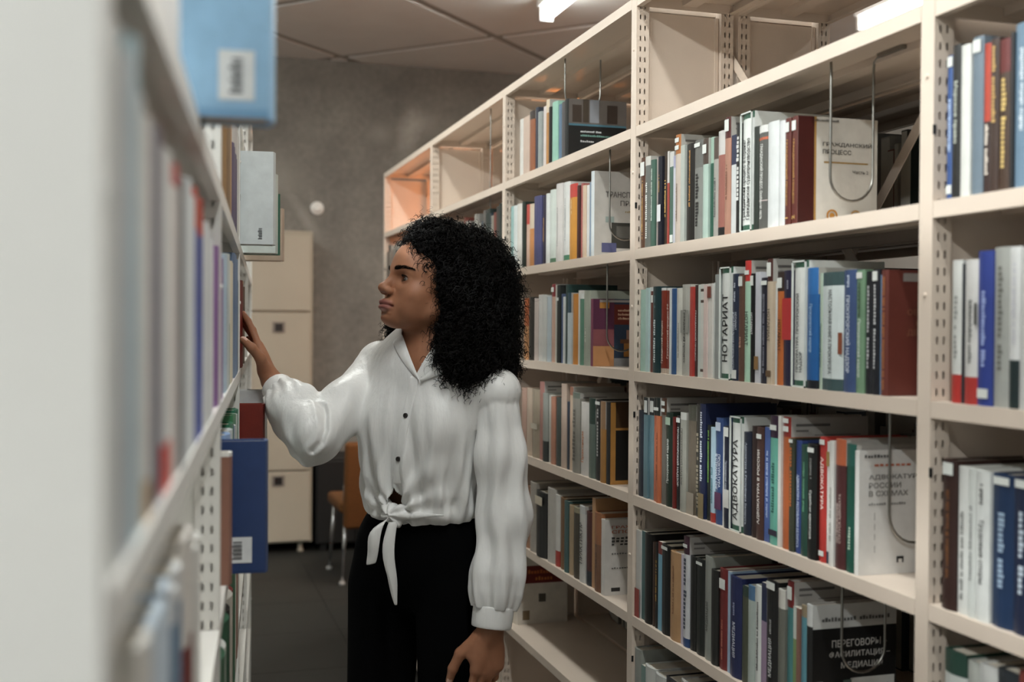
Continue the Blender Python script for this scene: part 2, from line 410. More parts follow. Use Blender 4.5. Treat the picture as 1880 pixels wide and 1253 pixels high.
left_names = ['white steel bookcase bay nearest the viewer, blurred', 'white steel bookcase bay holding the dark blue protruding book',
              'white steel bookcase bay the woman is touching', 'farthest white steel bookcase bay before the grey lockers']
for k, lab in enumerate(left_names):
    bookcase(MLFT, k*BAY, LEV, SETL, lab, 'bays of the left-hand shelving row', right_post=(k == 3), left_post=True)
# the plain sheet that closes the near end of the left row
mb = MB(); mb.box((-0.0185, -0.002, 0.0), (-0.0155, DEP+0.001, ROOF+0.003))
bevel(tag(mb.obj('end_panel', M_WHITE, None, MLFT.copy()), 'plain white end panel of the left shelving, blurred at left edge', 'panel'), 0.001)
# flat cross braces between the two sides of the right row
def brace(p, q, u0, label):
    mb = MB(); a = Vector((p[0], 0, p[1])); b = Vector((q[0], 0, q[1])); d = (b-a).normalized(); n = Vector((-d.z, 0, d.x))*0.011
    for y0, y1 in ((0, 0.0015),):
        P = [a-n, b-n, b+n, a+n]
        A = [(v.x, y0, v.z) for v in P]; B = [(v.x, y1, v.z) for v in P]
        mb.face(A); mb.face(B[::-1])
        for k in range(4): mb.face([A[k], B[k], B[(k+1) % 4], A[(k+1) % 4]])
    return mb
YB = DEP+0.003
for (u0, nm) in ((0.0, 'in-focus right'), (-BAY, 'bay behind the arm')):
    cx = hit(MR, 1560, 470, YB); t1 = hit(MR, 1338, 100, YB); t2 = hit(MR, 1700, 200, YB)
    root = empty('cross_brace', MR @ Matrix.Translation((u0, YB, 0)), 'flat cream steel cross brace behind the shelves of the %s' % nm + (' bay' if u0 == 0 else ''), 'brace', 'cross braces of the right row')
    for k, (t, y) in enumerate(((t1, 0.0), (t2, 0.002))):
        dx, dz = t[0]-cx[0], t[1]-cx[1]; s = (0.49)/abs(dx)
        m_ = brace((cx[0]-dx*s*1.0, cx[1]-dz*s*1.0), (cx[0]+dx*s, min(cx[1]+dz*s, 2.15)), 0, '')
        m_.obj('strap', M_CREAM, root, Matrix.Translation((0, y, 0)))
    print('brace', cx, t1, t2)

# ------------------------------------------------------------------ books
def darkness(c): return 0.3*c[0]+0.59*c[1]+0.11*c[2]
def colour_word(c):
    r, g, b = c; mx, mn = max(c), min(c); l = darkness(c)
    if mx-mn < 24:
        return 'white' if l > 178 else 'light grey' if l > 140 else 'grey' if l > 90 else 'charcoal' if l > 50 else 'black'
    h = 0
    if mx == r: h = ((g-b)/(mx-mn)) % 6
    elif mx == g: h = (b-r)/(mx-mn)+2
    else: h = (r-g)/(mx-mn)+4
    h *= 60
    if h < 14 or h > 345: n = 'red'
    elif h < 42: n = 'orange' if (mx-mn) > 90 and l > 90 else ('beige' if l > 140 else 'brown')
    elif h < 70: n = 'yellow' if (mx-mn) > 90 else ('cream' if l > 150 else 'olive')
    elif h < 165: n = 'green'
    elif h < 200: n = 'teal'
    elif h < 255: n = 'blue'
    elif h < 345: n = 'purple' if h < 300 else 'pink'
    if n in ('red', 'green', 'teal', 'blue', 'purple', 'pink', 'orange'):
        n = ('pale ' if l > 165 else 'dark ' if l < 62 else '') + n
    return n
_n1 = ['', 'first', 'second', 'third', 'fourth', 'fifth', 'sixth', 'seventh', 'eighth', 'ninth', 'tenth', 'eleventh', 'twelfth', 'thirteenth', 'fourteenth', 'fifteenth', 'sixteenth', 'seventeenth', 'eighteenth', 'nineteenth', 'twentieth']
def ordinal(k):
    if k <= 20: return _n1[k]
    t = {2: 'twenty', 3: 'thirty', 4: 'forty'}[k//10]
    return {30: 'thirtieth', 40: 'fortieth'}.get(k, t+'-'+_n1[k % 10])

def gain(c, g):
    g = 0.82+0.12*g; l = darkness(c)                 # printed inks, a little less vivid than picked
    return tuple(int(max(0, min(240, (l+(v-l)*0.84)*g))) for v in c)
def book(M, u0, u1, z0, h, depth, bands, title=None, cover=None, sticker=None, y0=0.008, lean=0.0, soft=None, marks=None, plain=False, round_=None, face=1):
    """bands: [(from, to, colour)] from foot to head. title: (text, colour, from, to, size, direction). face: side whose cover shows"""
    w = u1-u0; mb = MB(); t = 0.0016 if soft is None else 0.0006; ov = 0.003 if soft is None else 0.0003
    bul = (0.10*w+0.0006 if soft is None else 0.0003) if round_ is None else round_
    n = 5
    out = [(0, depth), (0, 0.0)] + [(w*i/n, -bul*math.sin(math.pi*i/n)) for i in range(1, n)] + [(w, 0.0), (w, depth)]
    inn = [(w-t, depth), (w-t, t*1.5), (t, t*1.5), (t, depth)]
    prof = out+inn; m = len(prof)
    for bd in bands:
        a, b, c_ = bd[:3]; za, zb = a*h, b*h
        for k in range(m):
            p, q = prof[k], prof[(k+1) % m]; c = bd[3] if len(bd) > 3 and (k in (0, n+1) or k > n+1) else c_
            mb.face([(p[0], p[1], za), (q[0], q[1], za), (q[0], q[1], zb), (p[0], p[1], zb)], c)
    for z, rev in ((h, False), (0.0, True)):
        c = bands[-1][2] if not rev else bands[0][2]
        quads = [[(0, 0), (0, depth), (t, depth), (t, t*1.5)], [(w, depth), (w, 0), (w-t, t*1.5), (w-t, depth)], out[1:-1] + [(w-t, t*1.5), (t, t*1.5)]]
        for Q in quads:
            f = [(x, y, z) for x, y in Q]
            mb.face(f if rev else f[::-1], c)
    R = Matrix.Rotation(lean, 4, 'Y')
    Mx = M @ Matrix.Translation((u0, y0, z0)) @ R
    if cover:
        sx = (w+0.0004) if face > 0 else -0.0004
        for (ya, yb, za, zb, c) in cover.get('rects', []):
            q = [(sx, ya*depth, za*h), (sx, yb*depth, za*h), (sx, yb*depth, zb*h), (sx, ya*depth, zb*h)]
            if face < 0: q = q[::-1]
            mb.face(q, c); sx += 0.0002*face
    o = mb.obj('book', M_PRINT, None, Mx)
    if not plain:
        pb = MB(); pb.box((t, t*1.5, ov), (w-t, depth-ov, h-ov), (214, 206, 190)); pb.obj('page_block', M_PAPER, o)
    def letter(fill):
        tb = MB(); fill(tb)
        if tb.f: tb.obj('title_lettering', M_PRINT, o)
    if title:
        for (s, c, fa, fb, sz, dr) in (title if isinstance(title, list) else [title]):
            ln = (fb-fa)*h; hh = min(sz*w, ln); zc = (fa+fb)/2*h; a, b = ((0, 0, 1), (-1, 0, 0)) if dr > 0 else ((0, 0, -1), (1, 0, 0))
            letter(lambda tb: put_text(tb, s, (w/2, -bul-0.0005, zc), a, b, ln, hh, c, bold=0.012))
    if marks:
        (c, fa, fb) = marks; r_ = random.Random(int(u0*1e5)); nn = max(4, int((fb-fa)*h/0.0030))
        word = '~'+''.join(' ' if r_.random() < .13 else 'x' for _ in range(nn))
        letter(lambda tb: put_text(tb, word, (w/2, -bul-0.0004, (fa+fb)/2*h), (0, 0, 1), (-1, 0, 0), (fb-fa)*h, w*.42, c))
    if cover:
        sx = (w+0.0022) if face > 0 else -0.0022
        for (s, yc, zc, ln, hh, c, al) in cover.get('texts', []):
            letter(lambda tb: put_text(tb, s, (sx, yc*depth, zc*h), (0, face, 0), (0, 0, 1), ln*depth, hh*h*1.25, c, bold=0.012, align=al, fit='stretch'))
    if sticker:
        for (fa, fb, c) in sticker:
            sb = MB(); sb.box((w*0.16, -bul-0.0009, fa*h), (w*0.84, -bul-0.0002, fb*h), c); sb.obj('shelf_mark_sticker', M_PRINT, o)
    return o
# rows of books. Each entry: (x of the right edge in the photo, y of the head, colour, options)
WH = (214, 216, 210)
def B(x, y, c, **k): return (x, y, c, k)
def divider(x, y, text, size=0.62, fa=0.1, fb=0.84, where=''):
    return (x, y, (222, 224, 218), dict(div=True, where=where, t=(text, (28, 28, 28), fa, fb, size, 1)))
GP = 'Гражданский процесс'
ROWS = {}
ROWS['C1'] = dict(x0=1175.5, ym=345, lev=1, g=1.12, place='top book row of the wide bay', items=[
 B(1185.7, 290, (92, 56, 36), st=[(.80, .95, WH)], m=((190, 150, 90), .1, .75)),
 B(1195.7, 288, (104, 108, 100), hd=(.9, (200, 196, 186)), t=('~Проблемы гражданского права', (225, 225, 220), .1, .72, .5, 1)),
 B(1203.6, 294, (66, 100, 84), m=((190, 200, 190), .3, .9)),
 B(1209.6, 289, (176, 160, 154), soft=1), B(1217, 288, (24, 26, 38), rect=(.27, .46, (225, 225, 225)), m=((150, 120, 70), .6, .8)),
 B(1223.7, 279, (58, 42, 30), m=((214, 176, 100), .3, .7)), B(1227, 278, (176, 62, 50), hd=(.66, (210, 205, 198)), soft=1),
 B(1234.8, 279, (72, 106, 90), hd=(.84, (205, 203, 196)), st=[(.02, .1, WH)], soft=1), B(1240.4, 286, (196, 196, 206), hd=(.86, (160, 160, 190)), soft=1),
 B(1250.5, 248, (196, 180, 164), hd=(.82, (176, 104, 48)), st=[(.93, .97, WH), (.86, .9, WH)], m=((120, 100, 90), .2, .55)),
 B(1258, 267, (178, 184, 174), soft=1), B(1277, 264, (26, 22, 18), m=((190, 140, 80), .35, .95)),
 B(1291.8, 258, (128, 130, 122), hd=(.72, (104, 104, 98)), t=('~Судебная политика', (30, 30, 28), .12, .66, .45, -1), st=[(.93, .97, WH)]),
 B(1301.8, 255, (170, 194, 180), hd=(.74, (76, 60, 50)), st=[(.85, .94, WH)]), B(1310, 252.5, (34, 86, 66), hd=(.74, (150, 178, 158))),
 B(1319, 253, (160, 154, 146), hd=(.78, (84, 68, 58)), m=((80, 80, 80), .2, .6)),
 B(1331, 241, (156, 92, 78), hd=(.77, (196, 192, 186)), ft=(.08, (24, 22, 22))),
 B(1342, 216, (176, 124, 100), hd=(.82, (86, 30, 26)), st=[(.88, .98, WH)], m=((110, 70, 55), .3, .6)),
 B(1352, 248, (206, 208, 206), hd=(.70, (36, 44, 76)), soft=1), B(1362, 229, (28, 28, 27), t=('~Судебная защита', (205, 205, 200), .3, .9, .5, 1)),
 divider(1383, 207, 'Гражданский процесс в странах\nГражданское судопроизводство', .75, .1, .78),
 B(1392, 233, (40, 48, 40)), B(1408, 231, (86, 86, 80), t=('ГРАЖДАНСКИЙ ПРОЦЕСС. Особенная часть', (235, 235, 228), .1, .82, .5, -1), bands=[(.86, .885, (196, 92, 56)), (.93, 1, (214, 214, 208)), (.27, .28, (190, 170, 165))]),
 B(1428, 224, (212, 214, 212)), B(1443, 222, (218, 220, 218)),
 B(1454, 218, (98, 36, 26), t=[('ГРАЖДАНСКИЙ ПРОЦЕСС', (196, 150, 84), .18, .8, .42, -1), ('1', (205, 165, 100), .03, .1, .5, 1)], st=[(.87, .96, WH)], gold=1),
 B(1464.5, 214, (98, 36, 26), t=[('ГРАЖДАНСКИЙ ПРОЦЕСС', (196, 150, 84), .18, .8, .42, -1), ('2', (205, 165, 100), .03, .1, .5, 1)], st=[(.87, .96, WH)], depth=.15,
   cover=dict(rects=[(0, 1, 0, 1, (214, 208, 196)), (0, .2, 0, 1, (72, 18, 14)), (.2, .225, 0, 1, (180, 132, 60)), (.32, .88, .575, .588, (172, 128, 52))],
     texts=[('ГРАЖДАНСКИЙ', .30, .75, .62, .042, (56, 52, 48), 'l'), ('ПРОЦЕСС', .30, .675, .36, .04, (56, 52, 48), 'l'), ('Часть 2', .68, .50, .2, .026, (56, 52, 48), 'l'), ('~УНИВЕРСИТЕТСКАЯ', .2, .965, .3, .02, (80, 76, 72), 'l')], seals=1), desc='with white front cover showing, ГРАЖДАНСКИЙ ПРОЦЕСС'),
])
ROWS['C2'] = dict(x0=1175, ym=600, lev=2, g=1.12, place='second book row of the wide bay', items=[
 B(1185, 532, (168, 208, 192), soft=1), B(1190.6, 529, (178, 206, 202), soft=1), B(1195, 528, (212, 216, 212), soft=1), B(1200, 535, (112, 40, 26), st=[(.86, .95, WH)], soft=1),
 B(1212.7, 526.5, (26, 56, 60), t=('~Арбитражный процесс', (205, 215, 215), .12, .62, .4, 1), m=((90, 120, 125), .75, .9)),
 B(1221.3, 529, (136, 46, 28), t=(GP, (228, 210, 195), .12, .62, .5, 1), ft=(.06, (190, 170, 150)), hd=(.97, (220, 220, 215))),
 B(1229.3, 529, (136, 46, 28), t=(GP+' РФ', (232, 215, 200), .18, .82, .5, 1), ft=(.06, (190, 170, 150)), hd=(.97, (220, 220, 215))),
 B(1231.5, 529, WH, soft=1), B(1239.5, 530, (46, 84, 136)), B(1252, 529, (208, 206, 194), m=((150, 148, 140), .2, .6)),
 B(1268, 522.6, (178, 176, 164), rect=(.47, .72, (150, 148, 138)), t=(GP, (40, 36, 34), .14, .72, .32, -1)), B(1273, 527, (194, 62, 52), soft=1),
 B(1279.7, 523.6, (66, 46, 40), t=('ГРАЖДАНСКИЙ ПРОЦЕСС', (225, 220, 215), .17, .72, .5, -1)), B(1286.4, 523, (198, 210, 200), soft=1),
 B(1293, 522, (212, 210, 200), bands=[(.92, .95, (80, 60, 50)), (.80, .83, (80, 60, 50)), (.06, .09, (80, 60, 50))], soft=1), B(1299.8, 523, (220, 194, 184), soft=1),
 B(1307.5, 521, (216, 210, 200), rect=(.85, .97, (130, 60, 45)), soft=1), B(1313, 519, (204, 212, 206), soft=1), B(1323.7, 504, (146, 150, 146)),
 divider(1344, 490.7, 'НОТАРИАТ', .5, .16, .76, 'left of a navy book'),
 B(1357, 503, (36, 46, 68), t=('НОТАРИАТ\nИ НОТАРИАЛЬНАЯ ДЕЯТЕЛЬНОСТЬ', (205, 210, 220), .1, .64, .66, -1), st=[(.02, .1, WH)], m=((200, 205, 215), .74, .92)),
 B(1367, 504, (98, 66, 52), st=[(.89, .98, WH)], m=((190, 150, 130), .3, .42)),
 B(1378.5, 479, (168, 208, 178), hd=(.83, (206, 46, 42)), st=[(.885, .92, WH)], t=('НОТАРИАТ', (40, 60, 50), .3, .58, .5, -1)),
 B(1386, 502.6, (18, 18, 18), t=('НОТАРИАТ', (225, 225, 222), .44, .64, .5, -1), st=[(.89, .98, WH)]),
 B(1394.6, 499.7, (200, 202, 208), rect=(.12, .24, (150, 110, 60)), soft=1), B(1410, 510, (32, 32, 48), st=[(.93, .97, WH)], m=((130, 130, 140), .1, .85)),
 B(1420.4, 475.7, (196, 176, 150), hd=(.82, (74, 32, 26)), st=[(.86, .97, WH)], t=('НОТАРИАТ', (80, 70, 55), .34, .6, .45, -1), rect=(.06, .11, (110, 80, 50))),
 B(1424, 520, WH, soft=1), B(1436.6, 500, (196, 98, 36), hd=(.83, (56, 40, 32)), st=[(.86, .95, WH)], t=('НОТАРИАТ', (70, 40, 20), .3, .58, .45, -1)),
 B(1457, 497, (36, 32, 62), rect=(.40, .76, (200, 46, 46)), m=((150, 150, 160), .84, .92)),
 divider(1482.5, 479, 'ПРОКУРАТУРА. ПРОКУРОРСКИЙ\nНАДЗОР', .55, .12, .74, 'left of a bright blue book'),
 B(1503, 492, (26, 96, 168), hd=(.78, (40, 112, 186)), ft=(.07, (22, 26, 34)), t=('Прокурорский надзор', (170, 200, 230), .3, .7, .3, -1)),
 B(1510.6, 502, (174, 194, 172), t=('Прокурорский надзор', (40, 70, 50), .15, .6, .45, -1)),
 B(1550, 500, (212, 222, 220), hd=(.885, (60, 84, 86)), ft=(.1, (60, 84, 86)), t=('НАСТОЛЬНАЯ КНИГА ПРОКУРОРА', (44, 48, 52), .14, .85, .16, -1), round_=.006, depth=.17, rect2=(.80, 1.0, .31, .49, (150, 74, 44))),
 B(1573, 496, (58, 80, 128), t=('ПРОКУРОРСКИЙ НАДЗОР', (220, 226, 236), .16, .79, .42, -1), m=((190, 200, 215), .86, .96)),
 B(1588, 496, (110, 148, 112), t=('Прокурорский надзор', (225, 232, 222), .13, .6, .42, -1), st=[(.93, .98, WH)], m=((60, 80, 60), .62, .9)),
 B(1601, 498, (26, 28, 34), t=('~Прокурорская проверка', (190, 190, 190), .2, .88, .3, -1)), B(1614, 495, (20, 22, 32), t=('~Прокурорская деятельность', (205, 205, 205), .2, .88, .3, -1), st=[(.91, .985, WH)]),
 B(1618, 505, (120, 160, 200), soft=1),
 B(1631, 496, (110, 48, 38), m=((170, 110, 70), .05, .95), depth=.15, cover=dict(rects=[(.16, .42, .91, .975, (150, 140, 132))],
   texts=[('ОБЩАЯ ТЕОРИЯ', .2, .66, .75, .045, (128, 84, 62), 'l'), ('НАДЗОРНОЙ', .3, .58, .6, .045, (128, 84, 62), 'l'), ('ДЕЯТЕЛЬНОСТИ', .2, .50, .75, .045, (128, 84, 62), 'l')]), desc='with dark red front cover showing'),
])
ROWS['C3'] = dict(x0=1170, ym=850, lev=3, g=1.2, place='third book row of the wide bay', items=[
 B(1182, 754, (36, 42, 56)), B(1189.5, 730, (88, 122, 132), hd=(.83, (20, 30, 32)), st=[(.85, .97, WH)], soft=1), B(1198, 731, (98, 132, 142), hd=(.83, (20, 30, 32)), st=[(.86, .97, WH)], soft=1),
 B(1205.6, 731, (194, 98, 62), hd=(.83, (28, 40, 34)), st=[(.88, .91, WH)]), B(1213, 731, (198, 102, 62), hd=(.83, (28, 40, 34)), st=[(.88, .91, WH)], m=((120, 60, 40), .2, .7)),
 B(1222, 731, (108, 102, 92), hd=(.84, (84, 52, 34)), st=[(.93, .97, WH), (.87, .9, WH)]),
 B(1234.7, 758, (24, 42, 30), t=('Прокурорский надзор', (222, 226, 218), .25, .72, .4, 1), st=[(.87, .95, (150, 170, 150))]), B(1240, 766, (112, 30, 24)),
 B(1249.8, 764, (22, 22, 22), t=('ПРОКУРОРСКИЙ НАДЗОР', (225, 225, 222), .25, .88, .45, -1), st=[(.93, .98, WH)]),
 B(1261, 758, (158, 156, 144), t=('ПРОКУРОРСКИЙ НАДЗОР', (44, 42, 40), .27, .84, .36, -1), hd=(.93, (205, 205, 196))),
 B(1275.6, 744.5, (110, 98, 82), hd=(.86, (80, 78, 66)), rect=(.0, .2, (160, 148, 130))), B(1284, 742, (62, 60, 54), t=('~ПРОКУРАТУРА И ПРАВА', (150, 140, 120), .08, .75, .5, 1)),
 B(1295, 742, (30, 40, 78), t=('~ПРОКУРАТУРА ЛЕНИНСКОЙ ОБЛАСТИ', (215, 220, 230), .32, .93, .42, -1), rect=(0, .22, (140, 120, 80))), B(1303, 781, (30, 36, 34), m=((120, 170, 80), .4, .95)),
 B(1312, 785, (170, 200, 216), ft=(.1, (180, 50, 40)), m=((60, 120, 130), .2, .6)),
 B(1325, 768, (50, 76, 128), t=('ПРОКУРАТУРА\nВ СТРАНАХ СНГ', (225, 230, 238), .32, .66, .7, -1), rect=(.14, .3, (100, 50, 90)), st=[(.88, .96, (190, 200, 215))]),
 B(1331, 785, WH, soft=1), B(1343, 783, (24, 30, 52), t=('Прокурорский надзор', (190, 195, 205), .35, .66, .35, -1), st=[(.9, .99, WH)], rect=(.2, .38, (210, 208, 200))),
 divider(1364, 765, 'АДВОКАТУРА', .5, .1, .8),
 B(1378, 794, (26, 34, 52), t=('Адвокатура в Республике Беларусь', (185, 190, 200), .1, .9, .3, -1)), B(1389, 783, (48, 30, 26)),
 B(1402, 785, (74, 46, 38), t=('АДВОКАТУРА В РОССИИ', (232, 226, 218), .14, .8, .4, 1), st=[(.9, .94, WH)]), B(1412, 785, (66, 92, 156), m=((170, 185, 215), .2, .8), soft=1),
 B(1429, 764, (92, 168, 148), hd=(.83, (54, 28, 52)), st=[(.89, .93, WH)], t=('~Подготовка адвоката', (40, 90, 80), .25, .64, .4, 1), rect=(.07, .115, (50, 40, 60))),
 B(1434.5, 764, (216, 212, 204), soft=1), B(1449, 766, (186, 88, 38), hd=(.85, (150, 40, 30)), st=[(.955, .99, WH), (.89, .93, WH)]),
 B(1459, 806, (56, 60, 44), t=('~АДВОКАТСКАЯ ПАЛАТА', (176, 100, 50), .4, .93, .45, 1), st=[(.965, .995, WH)]), B(1470, 810, (40, 62, 126), t=('АДВОКАТУРА РЕСПУБЛИКИ БЕЛАРУСЬ', (205, 215, 235), .05, .7, .48, -1)),
 B(1485, 817, (32, 70, 56), m=((90, 140, 110), .4, .85)), B(1502, 816, (18, 19, 18), t=('Судебная адвокатура', (215, 215, 210), .18, .6, .3, -1), st=[(.93, .97, WH)], m=((120, 120, 118), .7, .9)),
 B(1515, 803, (186, 46, 38), t=('АДВОКАТУРА', (245, 225, 215), .42, .84, .5, -1), st=[(.94, .98, WH), (.05, .09, WH)]),
 B(1524, 812, (216, 210, 202), rect=(.8, .92, (150, 120, 60)), ft=(.1, (40, 60, 80)), soft=1), B(1533, 810, (210, 206, 198), m=((150, 148, 140), .2, .65)),
 B(1552, 807, (78, 34, 34), hd=(.80, (186, 88, 48)), t=('НА ПРИСВОЕНИЕ\nСТАТУСА АДВОКАТА', (196, 176, 166), .2, .58, .5, 1)), B(1570, 816, (16, 78, 62), hd=(.83, (30, 92, 80)), t=('~ПРАКТИКА', (180, 200, 180), .18, .36, .25, 1)),
 B(1578, 828, (222, 218, 212), depth=.155, cover=dict(rects=[(0, 1, 0, 1, (222, 218, 212)), (.84, 1, 0, 1, (178, 34, 26)), (.17, .175, .44, .50, (90, 90, 88)), (.17, .175, .36, .41, (90, 90, 88)), (.17, .175, .28, .33, (90, 90, 88)), (.17, .175, .18, .235, (90, 90, 88)), (.42, .50, .09, .14, (30, 30, 30)), (.44, .48, .09, .12, (222, 218, 212))],
   texts=[('АДВОКАТУРА', .1, .785, .60, .036, (112, 108, 104), 'l'), ('РОССИИ', .1, .72, .36, .036, (112, 108, 104), 'l'), ('В СХЕМАХ', .1, .655, .44, .036, (112, 108, 104), 'l'), ('~учебное пособие', .1, .57, .42, .018, (120, 118, 114), 'l'), ('~СТУДЕНТУ', .05, .955, .28, .022, (80, 78, 76), 'l'), ('~адвокат', .16, .885, .42, .02, (190, 96, 60), 'l')]), desc='with white and red cover АДВОКАТУРА РОССИИ В СХЕМАХ showing'),
])
ROWS['C4'] = dict(x0=1167, ym=1085, lev=4, g=1.3, place='fourth book row of the wide bay', items=[
 B(1176.6, 974, (206, 204, 198), rect=(.0, .33, (160, 44, 34)), soft=1), B(1184, 976, (62, 102, 102), soft=1), B(1196, 980, (28, 25, 22)), B(1202, 996, (66, 44, 32)), B(1208, 997, (26, 24, 22), m=((190, 150, 70), .3, .8)),
 B(1215, 995, (112, 168, 192), hd=(.86, (120, 34, 28)), soft=1), B(1231, 1001, (24, 24, 23), st=[(.95, .985, WH)]), B(1250, 1014, (184, 138, 92), m=((120, 74, 44), .3, .85)), B(1254, 1018, (190, 180, 196), soft=1),
 B(1265, 985, (206, 206, 208), hd=(.84, (70, 34, 50)), ft=(.08, (40, 70, 120)), t=('~Мировые соглашения', (60, 66, 80), .15, .8, .5, -1), st=[(.9, .93, WH)]), B(1276, 1022, (26, 26, 24)), B(1292, 1027, (24, 30, 26), st=[(.94, .97, WH)]),
 B(1306, 1022, (138, 140, 132), t=('МЕДИАЦИЯ', (60, 60, 56), .28, .56, .35, 1)), B(1319, 1047, (28, 28, 26)), B(1334, 1045, (118, 28, 28), st=[(.8, .9, WH)], m=((190, 120, 100), .1, .5)), B(1338.5, 1050, (150, 175, 200), soft=1),
 B(1360, 1060, (26, 36, 86), t=('МЕДИАЦИЯ', (222, 224, 232), .2, .55, .26, -1), m=((160, 165, 190), .62, .75)), B(1373.6, 1078, (72, 76, 58), hd=(.9, (40, 60, 50))), B(1386, 1076, (170, 180, 172), hd=(.86, (70, 110, 150))), B(1398, 1076, (216, 218, 212), m=((70, 70, 68), .2, .85)),
 B(1408, 1071, (152, 128, 154), hd=(.66, (32, 40, 78)), soft=1), B(1430, 1067, (18, 18, 18), t=('МЕДИАЦИЯ', (222, 222, 220), .2, .52, .3, 1), m=((170, 170, 168), .56, .68), st=[(.93, .99, WH)]),
 B(1443, 1083, (110, 110, 100), hd=(.84, (206, 202, 192))), B(1455, 1068, (64, 126, 126), hd=(.80, (120, 24, 22)), st=[(.86, .96, WH)]), B(1463, 1115, (120, 150, 90), hd=(.7, (200, 206, 196)), soft=1), B(1469, 1118, (140, 96, 80), soft=1),
 B(1482, 1113, (84, 146, 160), hd=(.9, (150, 130, 100))),
 B(1493, 1111, (24, 24, 24), hd=(.82, (206, 206, 202)), depth=.155, cover=dict(rects=[(0, 1, 0, 1, (18, 18, 18)), (0, 1, .80, 1, (196, 196, 192)), (.45, .98, .06, .37, (200, 198, 192)), (.0, .12, .18, .36, (170, 176, 170)), (.12, .24, .18, .27, (130, 36, 44)), (.24, .36, .18, .27, (160, 120, 74)), (.36, .46, .18, .36, (70, 84, 76)), (0, .24, 0, .18, (186, 186, 182)), (.24, .36, .02, .18, (130, 36, 44)), (.36, .46, 0, .18, (84, 96, 84))],
   texts=[('ПЕРЕГОВОРЫ –', .22, .67, .66, .05, (176, 172, 166), 'l'), ('ФАСИЛИТАЦИЯ –', .19, .575, .73, .05, (176, 172, 166), 'l'), ('МЕДИАЦИЯ', .33, .48, .5, .05, (176, 172, 166), 'l'), ('~СОВРЕМЕННЫЕ ТЕХНОЛОГИИ', .1, .875, .82, .03, (90, 88, 86), 'l'), ('~мастер-класс', .58, .29, .36, .026, (90, 88, 86), 'l')]), desc='with black cover ПЕРЕГОВОРЫ – ФАСИЛИТАЦИЯ – МЕДИАЦИЯ showing'),
])
ROWS['N1'] = dict(x0=1735, ym=230, lev=1, g=1.1, place='top book row of the right-edge bay', items=[
 B(1749, 102, (52, 86, 150), st=[(.92, .99, WH), (.04, .1, WH)], m=((170, 190, 220), .3, .7)), B(1765, 83, (22, 23, 20), t=('Морское право', (205, 210, 196), .3, .82, .5, -1)), B(1782.6, 83, (216, 216, 208)), B(1803, 68, (104, 122, 136), st=[(.9, .98, WH)]),
 B(1818, 80, (194, 60, 36), ft=(.48, (56, 32, 24)), t=('~Морские перевозки', (226, 214, 200), .12, .46, .45, -1)), B(1834, 71, (62, 40, 28), t=('~МОРСКОЕ ТРАНСПОРТНОЕ', (196, 160, 100), .45, .95, .45, -1)), B(1855, 72, (70, 46, 30), hd=(.78, (110, 34, 30)), t=('~Морское страхование', (206, 176, 110), .14, .74, .45, -1)), B(1862, 60, (24, 26, 30)),
 B(1893, 42, (104, 134, 158), m=((215, 225, 232), .35, .85)), B(1915, 50, (60, 60, 62)), B(1940, 60, (170, 60, 50)), B(1968, 44, (200, 200, 192)), B(1995, 40, (40, 70, 60)), B(2030, 60, (30, 34, 60))])
ROWS['N2'] = dict(x0=1745, ym=610, lev=2, g=1.1, place='second book row of the right-edge bay', items=[
 B(1764, 478, (214, 214, 208), ft=(.2, (196, 44, 36)), t=('~Право и закон', (150, 150, 146), .3, .75, .35, -1)), B(1771, 484, (34, 40, 46)), B(1796, 477, (212, 210, 204), ft=(.19, (190, 46, 40)), t=('~Административный процесс', (120, 120, 116), .28, .72, .34, -1), rect2=(.8, 1, .55, .7, (60, 60, 56))),
 B(1824, 461, (42, 62, 150), t=('~АДМИНИСТРАТИВНОЕ ПРАВО', (160, 175, 220), .25, .74, .3, -1), st=[(.05, .11, WH)]), B(1853, 454, (164, 166, 158), t=('~Муниципальный орган', (110, 110, 104), .22, .88, .35, -1)), B(1874, 453, (218, 218, 216), ft=(.3, (26, 44, 46)), m=((190, 190, 196), .4, .9)),
 B(1890, 456, (200, 200, 196)), B(1915, 440, (150, 60, 50)), B(1950, 440, (80, 100, 130)), B(1985, 450, (210, 208, 200)), B(2020, 440, (40, 44, 50))])
ROWS['N3'] = dict(x0=1731, ym=990, lev=3, g=1.2, place='third book row of the right-edge bay', items=[
 B(1758, 844, (52, 26, 20), st=[(.9, .98, WH)], m=((110, 70, 40), .2, .8)), B(1778, 857, (212, 212, 206), m=((120, 120, 116), .1, .7)), B(1792, 860, (206, 208, 202), m=((140, 140, 138), .25, .75)), B(1818, 865, (216, 218, 212), t=('Трудовые споры', (60, 60, 58), .25, .68, .4, -1), m=((90, 90, 88), .78, .92)),
 B(1860, 871, (20, 48, 86), st=[(.93, .98, WH)], t=('~Трудовой кодекс', (150, 170, 190), .25, .75, .3, -1)), B(1895, 876, (22, 34, 66), st=[(.93, .98, WH)], t=('~Трудовое право', (190, 200, 210), .25, .78, .3, -1)), B(1930, 880, (60, 30, 30)), B(1975, 884, (200, 198, 190)), B(2010, 880, (30, 60, 50))])
ROWS['N4'] = dict(x0=1733, ym=1300, lev=4, g=1.3, place='fourth book row of the right-edge bay', items=[
 B(1773, 1196, (30, 66, 52), bands=[(.0, .86, (200, 204, 198))]), B(1795, 1215, (176, 178, 170)), B(1830, 1222, (205, 205, 200)), B(1870, 1232, (40, 46, 52)), B(1915, 1240, (140, 60, 50)), B(1960, 1250, (190, 186, 176))])
